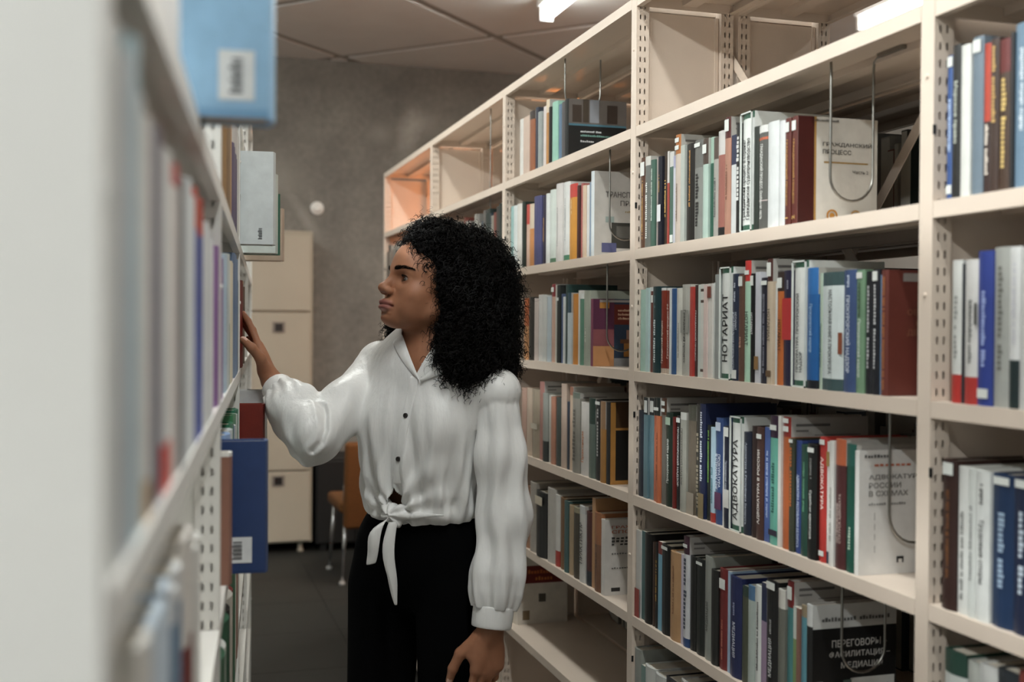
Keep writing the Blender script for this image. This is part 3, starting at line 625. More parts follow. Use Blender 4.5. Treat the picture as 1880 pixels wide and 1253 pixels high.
ROWS['C5'] = dict(x0=1163, ym=1300, lev=5, g=1.3, place='lowest book row of the wide bay', items=[
 B(1177, 1190, (150, 152, 144)), B(1184, 1222, (120, 150, 140), soft=1), B(1202, 1224, (205, 206, 198)), B(1222, 1240, (196, 196, 190)), B(1250, 1250, (40, 42, 44)), B(1280, 1255, (180, 178, 170)), B(1300, 1260, (60, 70, 90)), B(1330, 1270, (190, 190, 186)), B(1360, 1270, (90, 40, 36)), B(1400, 1290, (46, 46, 44))])
ROWS['B0'] = dict(x0=954, ym=255, lev=0, g=1.08, place='topmost book row behind the woman', items=[
 B(962, 219.5, (216, 212, 204)), B(974, 214, (206, 178, 160), soft=1), B(984, 205, (158, 92, 56), hd=(.86, (60, 48, 44))), B(989, 198, (54, 60, 74)), B(995.5, 206, (150, 158, 154)), B(1002.5, 196, (214, 200, 194)), B(1008.7, 184, (190, 130, 66), hd=(.8, (222, 200, 170))), B(1013, 197, (32, 28, 26)), B(1023.6, 188, (142, 194, 172)), B(1029, 192, (90, 118, 146)), B(1037, 188, (84, 80, 80)),
 B(1044, 183, (26, 28, 28), depth=.16, cover=dict(rects=[(0, 1, 0, 1, (24, 26, 26)), (0, 1, .54, .575, (70, 120, 140)), (0, 1, .575, 1, (104, 96, 90)), (.06, .22, .60, .9, (64, 52, 42)), (.36, .52, .6, 1, (140, 144, 150)), (.66, .84, .6, .92, (60, 48, 40)), (.24, .34, .6, 1, (70, 58, 46))], texts=[('~Корпоративное право', .2, .44, .36, .03, (200, 205, 205), 'l'), ('~предпринимательство', .2, .37, .6, .03, (110, 150, 140), 'l'), ('~Учебник', .2, .27, .24, .03, (190, 190, 190), 'l')]), desc='with black and photo front cover showing')])
ROWS['B1'] = dict(x0=938.5, ym=420, lev=1, g=1.1, place='second book row behind the woman', items=[
 B(944, 379, (150, 190, 186), soft=1), B(951, 378, (206, 212, 208)), B(959.7, 375, (214, 210, 200)), B(965, 371, (34, 46, 38)), B(973, 376, (206, 168, 146), hd=(.68, (196, 72, 60))), B(981.6, 375, (200, 130, 70), hd=(.6, (206, 186, 160))),
 B(995.7, 361, (72, 72, 116)), B(1001.8, 361, (46, 40, 60), m=((196, 150, 80), .3, .7)), B(1009, 356, (212, 214, 208)), B(1021, 349, (200, 208, 198), ft=(.06, (80, 120, 90))), B(1033, 338, (206, 200, 194), m=((150, 150, 146), .2, .7)), B(1045, 335, (212, 212, 206), ft=(.07, (70, 130, 96)), m=((150, 150, 150), .25, .8)),
 B(1060, 338.6, (206, 136, 40), hd=(.82, (200, 60, 50)), m=((230, 200, 150), .6, .8)), B(1065, 341, (70, 34, 30)), B(1069, 337, (176, 90, 84)), B(1075.6, 341, (206, 178, 150)), B(1080, 340, (214, 212, 206), soft=1), B(1085, 335, (130, 150, 170)),
 B(1091, 315, (206, 212, 212), depth=.16, cover=dict(rects=[(0, 1, 0, 1, (190, 184, 174)), (.28, .88, .10, .40, (62, 60, 54)), (.36, .7, .22, .36, (96, 92, 84)), (.12, .36, .05, .16, (84, 86, 128)), (.86, 1, .34, .42, (96, 96, 134)), (.18, .32, .40, .47, (150, 164, 156))], texts=[('ТРАНСПОРТНОЕ', .18, .73, 1.0*.8, .055, (96, 92, 88), 'l'), ('ПРАВО', .42, .63, .38, .05, (96, 92, 88), 'l'), ('~учебник', .5, .53, .2, .02, (150, 130, 90), 'l')]), desc='with white cover ТРАНСПОРТНОЕ ПРАВО showing')])
ROWS['B2'] = dict(x0=961, ym=605, lev=2, g=1.12, place='third book row behind the woman', items=[
 B(972, 548, (206, 140, 84), hd=(.55, (190, 92, 40))), B(980, 546, (54, 50, 44)), B(987, 548, (206, 190, 180)), B(996, 541.5, (212, 210, 204)), B(1004, 543, (206, 206, 200)), B(1011, 545, (186, 200, 206)), B(1018, 522, (206, 164, 142), hd=(.84, (150, 44, 50)), st=[(.9, .96, WH)]), B(1023, 524, (196, 196, 184), soft=1), B(1029, 524, (42, 46, 42), st=[(.8, .84, WH)]), B(1035, 540, (66, 90, 136)), B(1038, 545, WH, soft=1), B(1043, 523, (40, 70, 66)),
 B(1050, 538, (190, 202, 206), hd=(.72, (40, 74, 92))), B(1061, 540, (206, 126, 36)), B(1065, 533.5, (214, 210, 202), soft=1), B(1072.5, 540, (84, 134, 110), hd=(.93, WH)), B(1084.5, 534, (160, 166, 148), m=((220, 220, 210), .3, .5)),
 B(1089, 549, (130, 60, 84), depth=.16, cover=dict(rects=[(0, 1, 0, 1, (44, 62, 84)), (0, .34, 0, .3, (206, 140, 84)), (0, .34, .3, .55, (150, 80, 84)), (0, .34, .55, 1, (100, 44, 72)), (.34, 1, .62, .92, (120, 40, 26)), (.34, 1, 0, .12, (140, 140, 140)), (.1, .26, .86, .95, (200, 130, 50)), (.5, .78, .14, .34, (176, 112, 40)), (.44, .86, .34, .40, (120, 70, 36)), (.54, .78, .40, .54, (170, 120, 96)), (.1, .8, .95, .985, (170, 160, 150))], texts=[('~семейное', .4, .83, .2, .03, (206, 170, 140), 'l'), ('~законодательство', .4, .77, .36, .03, (206, 170, 140), 'l'), ('~практика применения', .4, .71, .5, .03, (206, 170, 140), 'l')]), desc='with purple, red and blue cover showing')])
ROWS['B3'] = dict(x0=958, ym=790, lev=3, g=1.2, place='fourth book row behind the woman', items=[
 B(966, 712.5, (190, 150, 132)), B(976, 713, (196, 172, 150)), B(989, 715, (160, 144, 122), rect=(.42, .5, (190, 180, 160))), B(997.5, 701, (170, 116, 104), hd=(.85, (180, 120, 112))), B(1007, 722, (150, 152, 144), ft=(.3, (40, 44, 42))), B(1012, 726, (190, 186, 176), soft=1), B(1020, 729, (186, 124, 96)), B(1030, 730, (64, 72, 66)), B(1039.6, 705, (196, 170, 150)), B(1046, 738, (44, 54, 70)), B(1052, 710.6, (206, 178, 150), hd=(.9, (170, 110, 84)), soft=1),
 B(1065.5, 721, (146, 140, 130), t=('~Семейное право', (96, 92, 86), .15, .8, .4, 1), hd=(.93, (110, 120, 108))), B(1080, 739, (210, 204, 196), t=('Практикум', (196, 120, 70), .18, .6, .36, 1)), B(1092, 731.7, (96, 112, 102), hd=(.68, (30, 56, 46))), B(1103.7, 734.6, (26, 27, 26), t=('~Арбитражный суд', (180, 180, 176), .3, .9, .32, 1), st=[(.94, .98, WH)]), B(1113.3, 737.5, (176, 118, 46), hd=(.66, (160, 120, 80))),
 B(1121, 739, (28, 28, 30), depth=.16, cover=dict(rects=[(0, 1, 0, 1, (176, 118, 46)), (.08, 1, .05, .66, (16, 15, 14)), (.08, 1, .69, 1, (70, 44, 20)), (.4, .95, .86, .96, (150, 130, 110))], texts=[('~Арбитраж', .5, .52, .4, .03, (176, 140, 70), 'l'), ('~суд', .5, .44, .16, .03, (176, 140, 70), 'l')]), desc='with black and gold cover showing')])
ROWS['B4'] = dict(x0=962, ym=990, lev=4, g=1.3, place='fifth book row behind the woman', items=[
 B(973.6, 892, (150, 104, 76)), B(985, 885.6, (160, 150, 138)), B(1004, 903, (26, 26, 25), st=[(.8, .93, (190, 180, 160))]), B(1019, 897, (180, 174, 164)), B(1027, 909, (206, 202, 194), ft=(.22, (176, 50, 40))), B(1037, 914.7, (120, 82, 46)), B(1044, 920, (62, 94, 92)), B(1052, 928, (166, 140, 106)), B(1065, 932.6, (64, 56, 40), hd=(.93, (150, 140, 110))), B(1075, 929, (206, 202, 194), t=('ПРАКТИКУМ', (40, 40, 40), .25, .78, .6, 1), hd=(.9, (200, 200, 195))), B(1085, 940, (84, 32, 28), ft=(.2, (30, 40, 50))), B(1091, 914.7, (190, 140, 90), soft=1), B(1104, 941.5, (164, 100, 58), ft=(.6, (130, 84, 54)), m=((70, 50, 40), .3, .6)),
 B(1111, 954, (216, 210, 202), depth=.16, cover=dict(rects=[(0, 1, 0, 1, (206, 200, 192)), (.1, .24, .05, .1, (50, 48, 46))], texts=[('ГРАЖДАНСКИЕ', .1, .90, .9, .035, (176, 90, 60), 'l'), ('СПОРЫ', .1, .84, .5, .035, (176, 90, 60), 'l'), ('~особенности', .1, .755, .8, .026, (60, 58, 56), 'l'), ('~рассмотрения', .1, .715, .84, .026, (60, 58, 56), 'l'), ('~и разрешения', .1, .675, .8, .026, (60, 58, 56), 'l'), ('~судебная практика', .1, .55, .7, .018, (120, 118, 114), 'l'), ('~учебное пособие', .1, .36, .6, .018, (90, 88, 84), 'l')]), desc='with white cover ГРАЖДАНСКИЕ СПОРЫ showing')])

M_DIVIDER_GREEN = (52, 96, 74)
def build_row(key, M):
    r = ROWS[key]; lev = LEV[r['lev']]+r.get('dz', 0.0)+0.0002; g = r.get('g', 1.0); px = r['x0']; items = r['items']; n = len(items)
    r_ = random.Random(key)
    for k, (x, ytop, c, o) in enumerate(items):
        yb = 0.006+r_.uniform(0, 0.006) if not o.get('cover') else 0.008
        if o.get('div'): yb = 0.010
        u0, _ = hit(M, px, r['ym'], .008); u1, _ = hit(M, x, r['ym'], .008); _, zt = hit(M, (px+x)/2, ytop, .008)
        for e_ in (-BAY, 0.0, BAY): u0 = e_+.0155 if abs(u0-e_) < .0155 else u0; u1 = e_-.0155 if abs(u1-e_) < .0155 else u1; u1 = max(u1, u0+.004)
        px = x; gap = 0.0003; u0 += gap; u1 -= gap
        h = max(0.12, min(zt-lev, 0.255)); c = gain(c, g)
        if o.get('div'):
            bands = [(0, .055, gain(M_DIVIDER_GREEN, g), c), (.055, .945, c), (.945, 1, gain(M_DIVIDER_GREEN, g), c)]
        else:
            cuts = []
            if 'hd' in o: cuts.append((o['hd'][0], 1.0, gain(o['hd'][1], g), gain((176, 172, 164), g)))
            if 'ft' in o: cuts.append((0.0, o['ft'][0], gain(o['ft'][1], g)))
            for (a, b, cc) in o.get('bands', []): cuts.append((a, b, gain(cc, g)))
            cuts.sort(); bands = []; z = 0.0
            for q in cuts:
                if q[0] > z+1e-4: bands.append((z, q[0], c))
                bands.append(q); z = q[1]
            if z < 1-1e-4: bands.append((z, 1.0, c))
        dep = o.get('depth', min(0.155, r_.uniform(0.125, 0.15)+(0.012 if h > 0.21 else 0)))
        st = o.get('st')
        cov = o.get('cover')
        if cov is None and 'hd' in o and h > .2 and not o.get('soft'): cov = dict(rects=[(.06, .5, .93, .95, (104, 100, 96)), (.06, .22, .89, .905, (120, 116, 112)), (.3, .9, .86, .867, (120, 116, 112))])
        if cov:
            cov = dict(cov); cov['rects'] = [(a, b, d, e, gain(cc, g)) for (a, b, d, e, cc) in cov.get('rects', [])]
        bk = book(M, u0, u1, lev, h, dep, bands, title=o.get('t'), cover=cov, sticker=st, y0=yb, soft=o.get('soft'), marks=o.get('m'), round_=o.get('round_'), plain=bool(o.get('div')))
        w = u1-u0
        if 'rect' in o or 'rect2' in o:
            a, b, fa, fb, cc = ((.04, .96)+o['rect']) if 'rect' in o else o['rect2']
            pm_ = MB(); yy = -(o.get('round_') or 0.10*w+0.0006)-0.0003
            if 'rect2' in o and o.get('round_'): yy = -0.0035
            pm_.face([(a*w, yy, fa*h), (b*w, yy, fa*h), (b*w, yy, fb*h), (a*w, yy, fb*h)], gain(cc, g)); pm_.obj('spine_print', M_PRINT, bk)
        if o.get('div'):
            fm = MB()
            for (xa, xb, za, zb) in ((0, .06, 0, 1), (.94, 1, 0, 1), (0, 1, 0, .012), (0, 1, .988, 1)): fm.box((xa*w, -0.0026-0.1*w, za*h), (xb*w, -0.1*w, zb*h), (206, 210, 204))
            fm.obj('plastic_frame', M_PRINT, bk); bk.name = 'shelf_divider'
        if cov and cov.get('seals'):
            sm_ = MB()
            for yc, cc in ((.42, (172, 118, 50)), (.72, (178, 140, 90))):
                for (ra, rb) in ((.0, .45), (.7, 1.0)):
                    R_ = 0.0105
                    for q in range(20):
                        a0, a1 = 2*math.pi*q/20, 2*math.pi*(q+1)/20
                        sm_.face([(w+0.003, yc*dep+R_*ra*math.cos(a0), .085*h+R_*ra*math.sin(a0)), (w+0.003, yc*dep+R_*rb*math.cos(a0), .085*h+R_*rb*math.sin(a0)), (w+0.003, yc*dep+R_*rb*math.cos(a1), .085*h+R_*rb*math.sin(a1)), (w+0.003, yc*dep+R_*ra*math.cos(a1), .085*h+R_*ra*math.sin(a1))], cc)
            sm_.obj('cover_seal', M_PRINT, bk)
        th = 'thin' if w < 0.0105 else 'thick' if w > 0.026 else 'medium'
        if o.get('div'):
            lab = 'white shelf divider with green ends reading %s, %s' % (o['t'][0].split('\n')[0].split('.')[0].split(' ')[0], o['where'] or r['place'].replace('book row', 'row')); cat = 'divider'
        else:
            extra = o.get('desc')
            lab = '%s %s book%s, %s from left, %s' % (th, colour_word(bands[len(bands)//2][2] if len(bands) == 3 else bands[0][2]), ' '+extra if extra else '', ordinal(k+1), r['place'])
            if extra: lab = '%s book %s, %s' % (colour_word(bands[0][2]), extra, r['place'])
            cat = 'book'
        tag(bk, lab, cat, 'books on the right-hand shelves' if cat == 'book' else 'shelf dividers')
for key in ('C1', 'C2', 'C3', 'C4', 'C5', 'N1', 'N2', 'N3', 'N4', 'B0', 'B1', 'B2', 'B3', 'B4'):
    build_row(key, MR)
# ------------------------------------------------------------------ books on the left-hand row (u along the row away from the viewer)
def lbook(u0, u1, lev, h, c, label, y0=0.006, depth=0.15, cat='book', group='books on the left-hand shelves', **k):
    bands = []; cuts = []
    if 'hd' in k: cuts.append((k['hd'][0], 1.0, k['hd'][1]))
    if 'ft' in k: cuts.append((0.0, k['ft'][0], k['ft'][1]))
    cuts.sort(); z = 0.0
    for (a, b, cc) in cuts:
        if a > z+1e-4: bands.append((z, a, c))
        bands.append((a, b, cc)); z = b
    if z < 1: bands.append((z, 1.0, c))
    o = book(MLFT, u0, u1, LEV[lev]+0.0002, h, depth, bands, y0=y0, soft=k.get('soft'), marks=k.get('m'), sticker=k.get('st'), cover=k.get('cover'), face=-1, title=k.get('t'))
    return tag(o, label, cat, group)
def lrow(x0, lev, place, items):
    ul, _ = hit(MLFT, x0, 600, 0.006); k = 0; r_ = random.Random(int(x0)*10+lev)
    for (x, h, c, o) in items:
        u, _ = hit(MLFT, x, 600, 0.006); n = max(1, int(math.ceil((u-ul)/0.052)))
        for q in range(n):                      # a wide stretch of one colour is several volumes of a set
            a = ul+(u-ul)*q/n; b = ul+(u-ul)*(q+1)/n; k += 1
            for e in (0, BAY, 2*BAY, 3*BAY):
                if abs(a-e) < .0155: a = e+.0155
                if abs(b-e) < .0155: b = e-.0155
            if b-a < .004: continue
            j = 1+r_.uniform(-.05, .05); cc = tuple(int(min(250, v*j)) for v in c)
            th = 'thin' if b-a < 0.0125 else 'thick' if b-a > 0.03 else 'medium'
            lbook(a+0.0003, b-0.0003, lev, h+(r_.uniform(-.006, .006) if n > 1 else 0), cc, '%s %s book, %s from the viewer, %s' % (th, colour_word(c), ordinal(k), place), **o)
        ul = u
def barcode(yc, zc, hh):                        # a white library label with bars, as cover rectangles (shares of the cover)
    a, b = yc; z0, z1 = zc; R_ = [(a, b, z0, z1, (236, 238, 238))]
    for q in range(9):
        zz = z0+(z1-z0)*(0.14+0.08*q); R_.append((a+(b-a)*.33, a+(b-a)*(.62 if q % 3 else .7), zz, zz+(z1-z0)*(.03 if q % 2 else .05), (60, 62, 66)))
    return R_
PL = 'blurred left middle shelf'
lrow(196, 2, PL, [(212, .215, (196, 198, 196), {}), (231, .21, (188, 192, 196), {}), (245, .225, (172, 200, 208), {}), (256, .205, (214, 208, 202), {}), (268, .20, (222, 220, 214), dict(ft=(.1, (190, 160, 110)))),
  (288, .205, (112, 106, 120), {}), (306, .20, (222, 222, 218), dict(ft=(.14, (206, 70, 56)))), (317, .198, (214, 206, 200), dict(hd=(.93, (186, 60, 52)))), (327, .195, (62, 66, 70), {}), (349, .20, (222, 226, 226), {}), (365, .205, (76, 92, 170), dict(hd=(.84, (206, 70, 50)))), (384, .19, (224, 226, 226), {}), (392, .168, (190, 140, 176), dict(soft=1)), (403.5, .185, (142, 98, 158), dict(m=((60, 40, 80), .05, .95)))])
PL = 'blurred left lower shelf'
lrow(185, 3, PL, [(210, .2, (200, 196, 188), {}), (231, .205, (214, 214, 210), {}), (250, .19, (176, 112, 58), dict(hd=(.92, (210, 200, 190)))), (268, .215, (208, 204, 196), {}), (304, .215, (202, 214, 224), {}), (325, .205, (104, 128, 150), dict(hd=(.9, (206, 206, 204)))), (334, .2, (206, 204, 198), dict(soft=1)), (347, .205, (110, 42, 38), dict(hd=(.62, (214, 208, 200)), ft=(.1, (214, 128, 60)))), (360, .19, (214, 212, 206), {})])
lrow(196, 4, 'blurred left bottom shelf', [(240, .2, (206, 204, 198), {}), (290, .21, (120, 130, 150), {}), (330, .2, (190, 186, 176), {}), (370, .2, (70, 80, 90), {}), (395, .2, (206, 202, 194), {})])
lrow(199, 1, 'blurred left upper shelf', [(225, .2, (200, 204, 208), {}), (250, .2, (206, 210, 212), {}), (280, .2, (190, 206, 216), {}), (318, .2, (214, 216, 216), {})])
ub = (0.935-ZL0)/math.cos(YAW_L)
lbook(ub, ub+0.045, 1, 0.235, (158, 200, 232), 'light blue box file with barcode label jutting into the aisle, top left', y0=-0.056, depth=0.20, cat='box file', group=None,
      cover=dict(rects=[(0, 1, 0, .03, (130, 176, 214))]+barcode((.06, .205), (.06, .235), 0)))
# second bay of the left row
lrow(415, 1, 'left upper shelf before the upright', [(418, .2, (120, 92, 60), {}), (420.5, .205, (190, 150, 100), {}), (423, .2, (60, 40, 34), dict(soft=1)), (430, .19, (70, 60, 96), dict(hd=(.74, (190, 186, 182)))), (433.5, .21, (206, 204, 198), {})])
lrow(408, 2, 'shelf just left of the raised hand', [(412, .195, (176, 196, 210), dict(m=((60, 80, 90), .2, .8))), (416, .2, (206, 212, 208), {}), (418.5, .19, (80, 120, 100), dict(hd=(.5, (210, 214, 208)))), (423, .2, (222, 212, 190), {}), (425.5, .18, (190, 60, 80), dict(hd=(.6, (40, 110, 90)), soft=1)), (432, .225, (104, 126, 156), {}), (434.5, .185, (52, 60, 64), dict(m=((190, 190, 186), .1, .9)))])
u4 = (1.68-ZL0)/math.cos(YAW_L)

lbook(u4-0.075, u4-0.045, 3, 0.188, (142, 100, 84), 'brown book with pale head standing before the dark blue one', y0=-0.004, hd=(.97, (226, 224, 218)))
lbook(u4, u4+0.035, 3, 0.197, (44, 66, 112), 'dark blue hardback with barcode label jutting into the aisle', y0=-0.054, depth=0.15,
      cover=dict(rects=[(0, 1, 0, .02, (36, 56, 98))]+barcode((.13, .56*.75), (.08, .275), 0)))
for k, (w_, h_, c_) in enumerate([(.03, .2, (150, 180, 222)), (.025, .185, (30, 40, 60)), (.03, .195, (206, 214, 216)), (.03, .2, (40, 110, 80)), (.028, .19, (44, 88, 150)), (.03, .185, (214, 216, 214)), (.025, .2, (60, 120, 80)), (.03, .195, (206, 210, 206)), (.03, .2, (50, 120, 90))]):
    uu = u4+0.06+k*0.065
    lbook(uu, uu+w_*1.9, 3, h_, c_, '%s spine, %s behind the dark blue jutting book' % (colour_word(c_), ordinal(k+1)))
for k, (w_, h_, c_) in enumerate([(.05, .2, (60, 100, 76)), (.04, .19, (206, 206, 200)), (.05, .205, (44, 90, 66)), (.04, .2, (30, 30, 30)), (.05, .2, (222, 218, 208)), (.04, .19, (120, 40, 36)), (.05, .2, (64, 110, 84)), (.05, .19, (206, 202, 190)), (.05, .2, (140, 70, 44)), (.05, .2, (190, 186, 176))]):
    uu = 1.10+k*0.085
    lbook(uu, uu+w_*1.6, 4, h_, c_, '%s spine under the dark blue book, %s from the viewer' % (colour_word(c_), ordinal(k+1)))
# third bay, where the hand rests
u3 = (2.42-ZL0)/math.cos(YAW_L)
lbook(u3-0.012, u3-0.002, 1, 0.205, (30, 74, 52), 'dark green board before the white jutting journals', y0=0.004, soft=1)
lbook(u3, u3+0.05, 1, 0.198, (212, 218, 218), 'white journal with barcode jutting out on the shelf above the hand', y0=-0.068, depth=.15, cover=dict(rects=barcode((.10, .26), (.03, .2), 0)[1:]))
lbook(u3+0.30, u3+0.36, 1, 0.19, (206, 214, 208), 'second white journal jutting out behind the first', y0=-0.075, depth=.15)
lbook(u3+0.37, u3+0.39, 1, 0.15, (30, 96, 74), 'green folder edge jutting out behind the white journals', y0=-0.085, depth=.15)
lbook(u3+0.62, u3+0.68, 1, 0.14, (190, 168, 148), 'beige folder jutting out farthest behind the white journals', y0=-0.095, depth=.16)
HU = (2.58-ZL0)/math.cos(YAW_L)
for k, (a, b_, h_, c_, lab) in enumerate([(2.075, 2.115, .18, (36, 34, 34), 'black book spine beside the thumb of the raised hand'), (2.12, 2.16, .19, (214, 170, 150), 'pale pink spine between black and dark red books by the hand'),
      (2.17, 2.25, .195, (124, 42, 34), 'dark red book under the fingers of the raised hand'), (2.252, 2.33, .19, (110, 34, 28), 'second dark red book behind the fingers'), (2.36, 2.42, .2, (176, 150, 120), 'tan book just past the raised fingers'), (2.45, 2.53, .19, (90, 70, 50), 'brown book well past the raised fingers')]):
    lbook(a, b_, 2, h_, c_, lab)
lbook(u3-0.01, u3+0.03, 3, 0.2, (112, 36, 26), 'brown-red book below the raised wrist, jutting out', y0=-0.048)
lbook(u3+0.12, u3+0.17, 3, 0.222, (220, 222, 222), 'white book just behind the brown-red one below the wrist', y0=-0.052)
lbook(u3+0.22, u3+0.28, 3, 0.2, (60, 90, 130), 'blue book two places behind the brown-red one below the wrist', y0=0.0)

# ------------------------------------------------------------------ the one white book standing alone on the low empty shelf
uA = -BAY+0.075
bk = book(MR, uA-0.05, uA, LEV[5]+0.0002, 0.205, 0.16, [(0, 1, (214, 206, 194))], y0=0.03,
     cover=dict(rects=[(.06, .96, .60, .86, (110, 34, 26)), (.1, .24, .06, .2, (130, 110, 84)), (.42, .56, .32, .44, (90, 84, 74))], texts=[('~СПРАВОЧНИК', .2, .77, .6, .05, (190, 100, 50), 'l'), ('~юриста', .35, .67, .35, .05, (190, 110, 60), 'l')]))
tag(bk, 'white book with dark red band alone on a low empty shelf', 'book', 'books on the right-hand shelves')

# ------------------------------------------------------------------ wire book supports hooked under the shelves
def wire(u, ztop, zbot, ya, yb, label):
    mb = MB(); rr = (yb-ya)/2; pts = [(-0.028, ya-0.004, ztop-0.004), (-0.008, ya-0.002, ztop-0.003), (-0.001, ya, ztop-0.010), (0, ya, ztop-0.02)]
    n = 4
    for k in range(1, n+1): pts.append((0, ya, ztop-0.02-(ztop-0.02-zbot-rr)*k/n))
    for k in range(1, 12):
        a = math.pi*k/12; pts.append((0, ya+rr-rr*math.cos(a), zbot+rr-rr*math.sin(a)))
    for k in range(n, -1, -1): pts.append((0, yb, ztop-0.02-(ztop-0.02-zbot-rr)*k/n))
    pts += [(0.001, yb, ztop-0.010), (0.008, yb+0.001, ztop-0.004), (0.03, yb+0.002, ztop-0.004)]
    pts = [(p[0], p[1], p[2]-zbot) for p in pts]
    root = empty('wire_book_support', MR @ Matrix.Translation((u, 0, zbot)), label, 'book support', 'wire book supports')
    mb.tube(pts, 0.0021, 8); mb.obj('wire', M_STEEL, root, smooth=True)
    z = ztop-zbot
    for (p_, q_) in (((0.02, yb-0.008, z-0.006), (0.085, yb+0.010, z-0.0005)), ((-0.035, ya-0.008, z-0.006), (-0.02, ya+0.006, z-0.0005))):
        hb = MB(); hb.box(p_, q_); hb.obj('slide_clip', M_STEEL, root)
    return root
def wire_at(xf, ytop_lev, ybot, label, ya=0.03, yb=0.108):
    u, zb = hit(MR, xf, ybot, ya); zt = LEV[ytop_lev]-0.002 if ytop_lev >= 0 else ROOF-0.002
    wire(u, zt, zb-0.02, ya, yb, label)
wire_at(1524, 0, 345, 'U-shaped steel wire book support in the top row of the wide bay')
wire_at(1632, 2, 975, 'U-shaped steel wire book support in the third row of the wide bay', .05, .14)
wire_at(1545, 3, 1215, 'U-shaped steel wire book support in the fourth row of the wide bay')
wire_at(1037, -1, 190, 'U-shaped steel wire book support at the black photo cover', .02, .12)
wire_at(1119, 0, 425, 'U-shaped steel wire book support at the white cover beside the wide bay')
wire_at(1114, 1, 630, 'U-shaped steel wire book support at the purple and blue cover')
wire_at(900, -1, 385, 'U-shaped steel wire book support hanging in the bay behind the hair')

# ------------------------------------------------------------------ books nobody could count: rear sides and the far bays
st = MB(); rs = random.Random(11)
PAL = [(120, 116, 110), (150, 146, 138), (96, 92, 88), (170, 164, 152), (60, 56, 52), (110, 60, 50), (50, 60, 70), (130, 126, 116), (40, 50, 46)]
def fill(ua, ub_, lev, y_front, pages, hmin=.17, hmax=.215, skip=0.0):
    u = ua
    while u < ub_:
        w = rs.uniform(.010, .034); h = rs.uniform(hmin, hmax); c = rs.choice(PAL)
        if rs.random() > skip:
            d = rs.uniform(.125, .15); a, b = (y_front, y_front+d) if not pages else (y_front-d, y_front)
            st.box((u, a, LEV[lev]), (u+w-.0008, b, LEV[lev]+h), c)
            if pages: st.box((u+.0015, a-.001, LEV[lev]+.003), (u+w-.0023, a+.01, LEV[lev]+h-.003), (176, 172, 162))
        u += w
RY = DEP*2+0.012-0.008
for u0 in (0.0, BAY, -BAY):
    for lv in (1, 2, 3, 4, 5):
        fill(u0+.03 if not (u0 == 0 and lv == 1) else .05, u0+BAY-.05, lv, RY, True)
for u0 in (-2*BAY, -3*BAY):
    for lv in (1, 2, 3, 4):
        fill(u0+.04, u0+BAY-rs.uniform(.05, .2), lv, .008, False)
fill(-BAY+.5, -.05, 0, RY, True, .12, .16, .2)
o = st.obj('rear_shelf_books', M_PRINT, None, MR.copy())
o['label'] = 'rows of books on the rear and far shelves seen through gaps'; o['category'] = 'books'; o['kind'] = 'stuff'; o['group'] = 'books in the background'

# ------------------------------------------------------------------ metal locker, low black cabinet, mustard chair, wall fitting
def plane_hit(x, y, rx):                        # pixel -> (row y, z) on the plane row-x = rx
    o_ = Mi @ EYE; d = Mi.to_3x3() @ ray(x, y); k = (rx-o_.x)/d.x; p = o_+d*k; return p.y, p.z
FXL = -5.02
ry, _ = plane_hit(574, 700, FXL); zt = plane_hit(540, 424, FXL)[1]; s1 = plane_hit(500, 573, FXL)[1]; s2 = plane_hit(500, 866, FXL)[1]; zb = plane_hit(520, 998, FXL)[1]
LW, LD = 0.82, 0.42
# local axes: x to the viewer's right, y away from the viewer, z up
ML = MR @ Matrix.Translation((FXL, ry-LW, 0)) @ Matrix(((0, -1, 0, 0), (1, 0, 0, 0), (0, 0, 1, 0), (0, 0, 0, 1)))
lk = empty('locker', ML, 'tall beige metal locker with small doors against the grey wall', 'locker')
mb = MB(); mb.box((0, 0.004, zb), (LW, LD, zt)); bevel(mb.obj('body', M_LOCKER, lk), 0.004)
M_DOOR = mat('locker_door_enamel', (164, 156, 140), rough=0.5, noise=0.04, nscale=3)
for cx in (0.012, LW/2+0.004):
    for (a, b) in ((zb+.012, s2-.006), (s2+.006, s1-.008), (s1+.008, zt-.03)):
        mb = MB(); mb.box((cx, -0.014, a), (cx+LW/2-0.02, 0.004, b)); d = bevel(mb.obj('door', M_DOOR, lk), 0.004)
        if b > zt-.05: continue
        hz = b-0.09 if a > s2 else b-0.055
        mb = MB(); xx = cx+LW/2-0.02-0.20
        mb.box((xx-.04, -0.019, hz-.035), (xx+.04, -0.014, hz+.035), (120, 112, 104)); h_ = mb.obj('lock_plate', M_PRINT, d)
        mb = MB(); mb.box((xx-.024, -0.0215, hz-.024), (xx+.024, -0.0185, hz+.024), (24, 22, 20)); mb.obj('recess', M_PRINT, d)
for cx in (0.05, LW-0.07):
    for yy in (0.03, LD-0.06):
        mb = MB(); mb.lathe([(0.022, 0.0), (0.022, 0.01), (0.016, 0.02), (0.018, zb)], 12, M=Matrix.Translation((cx, yy+.02, 0))); mb.obj('foot', M_LOCKER, lk, smooth=True)
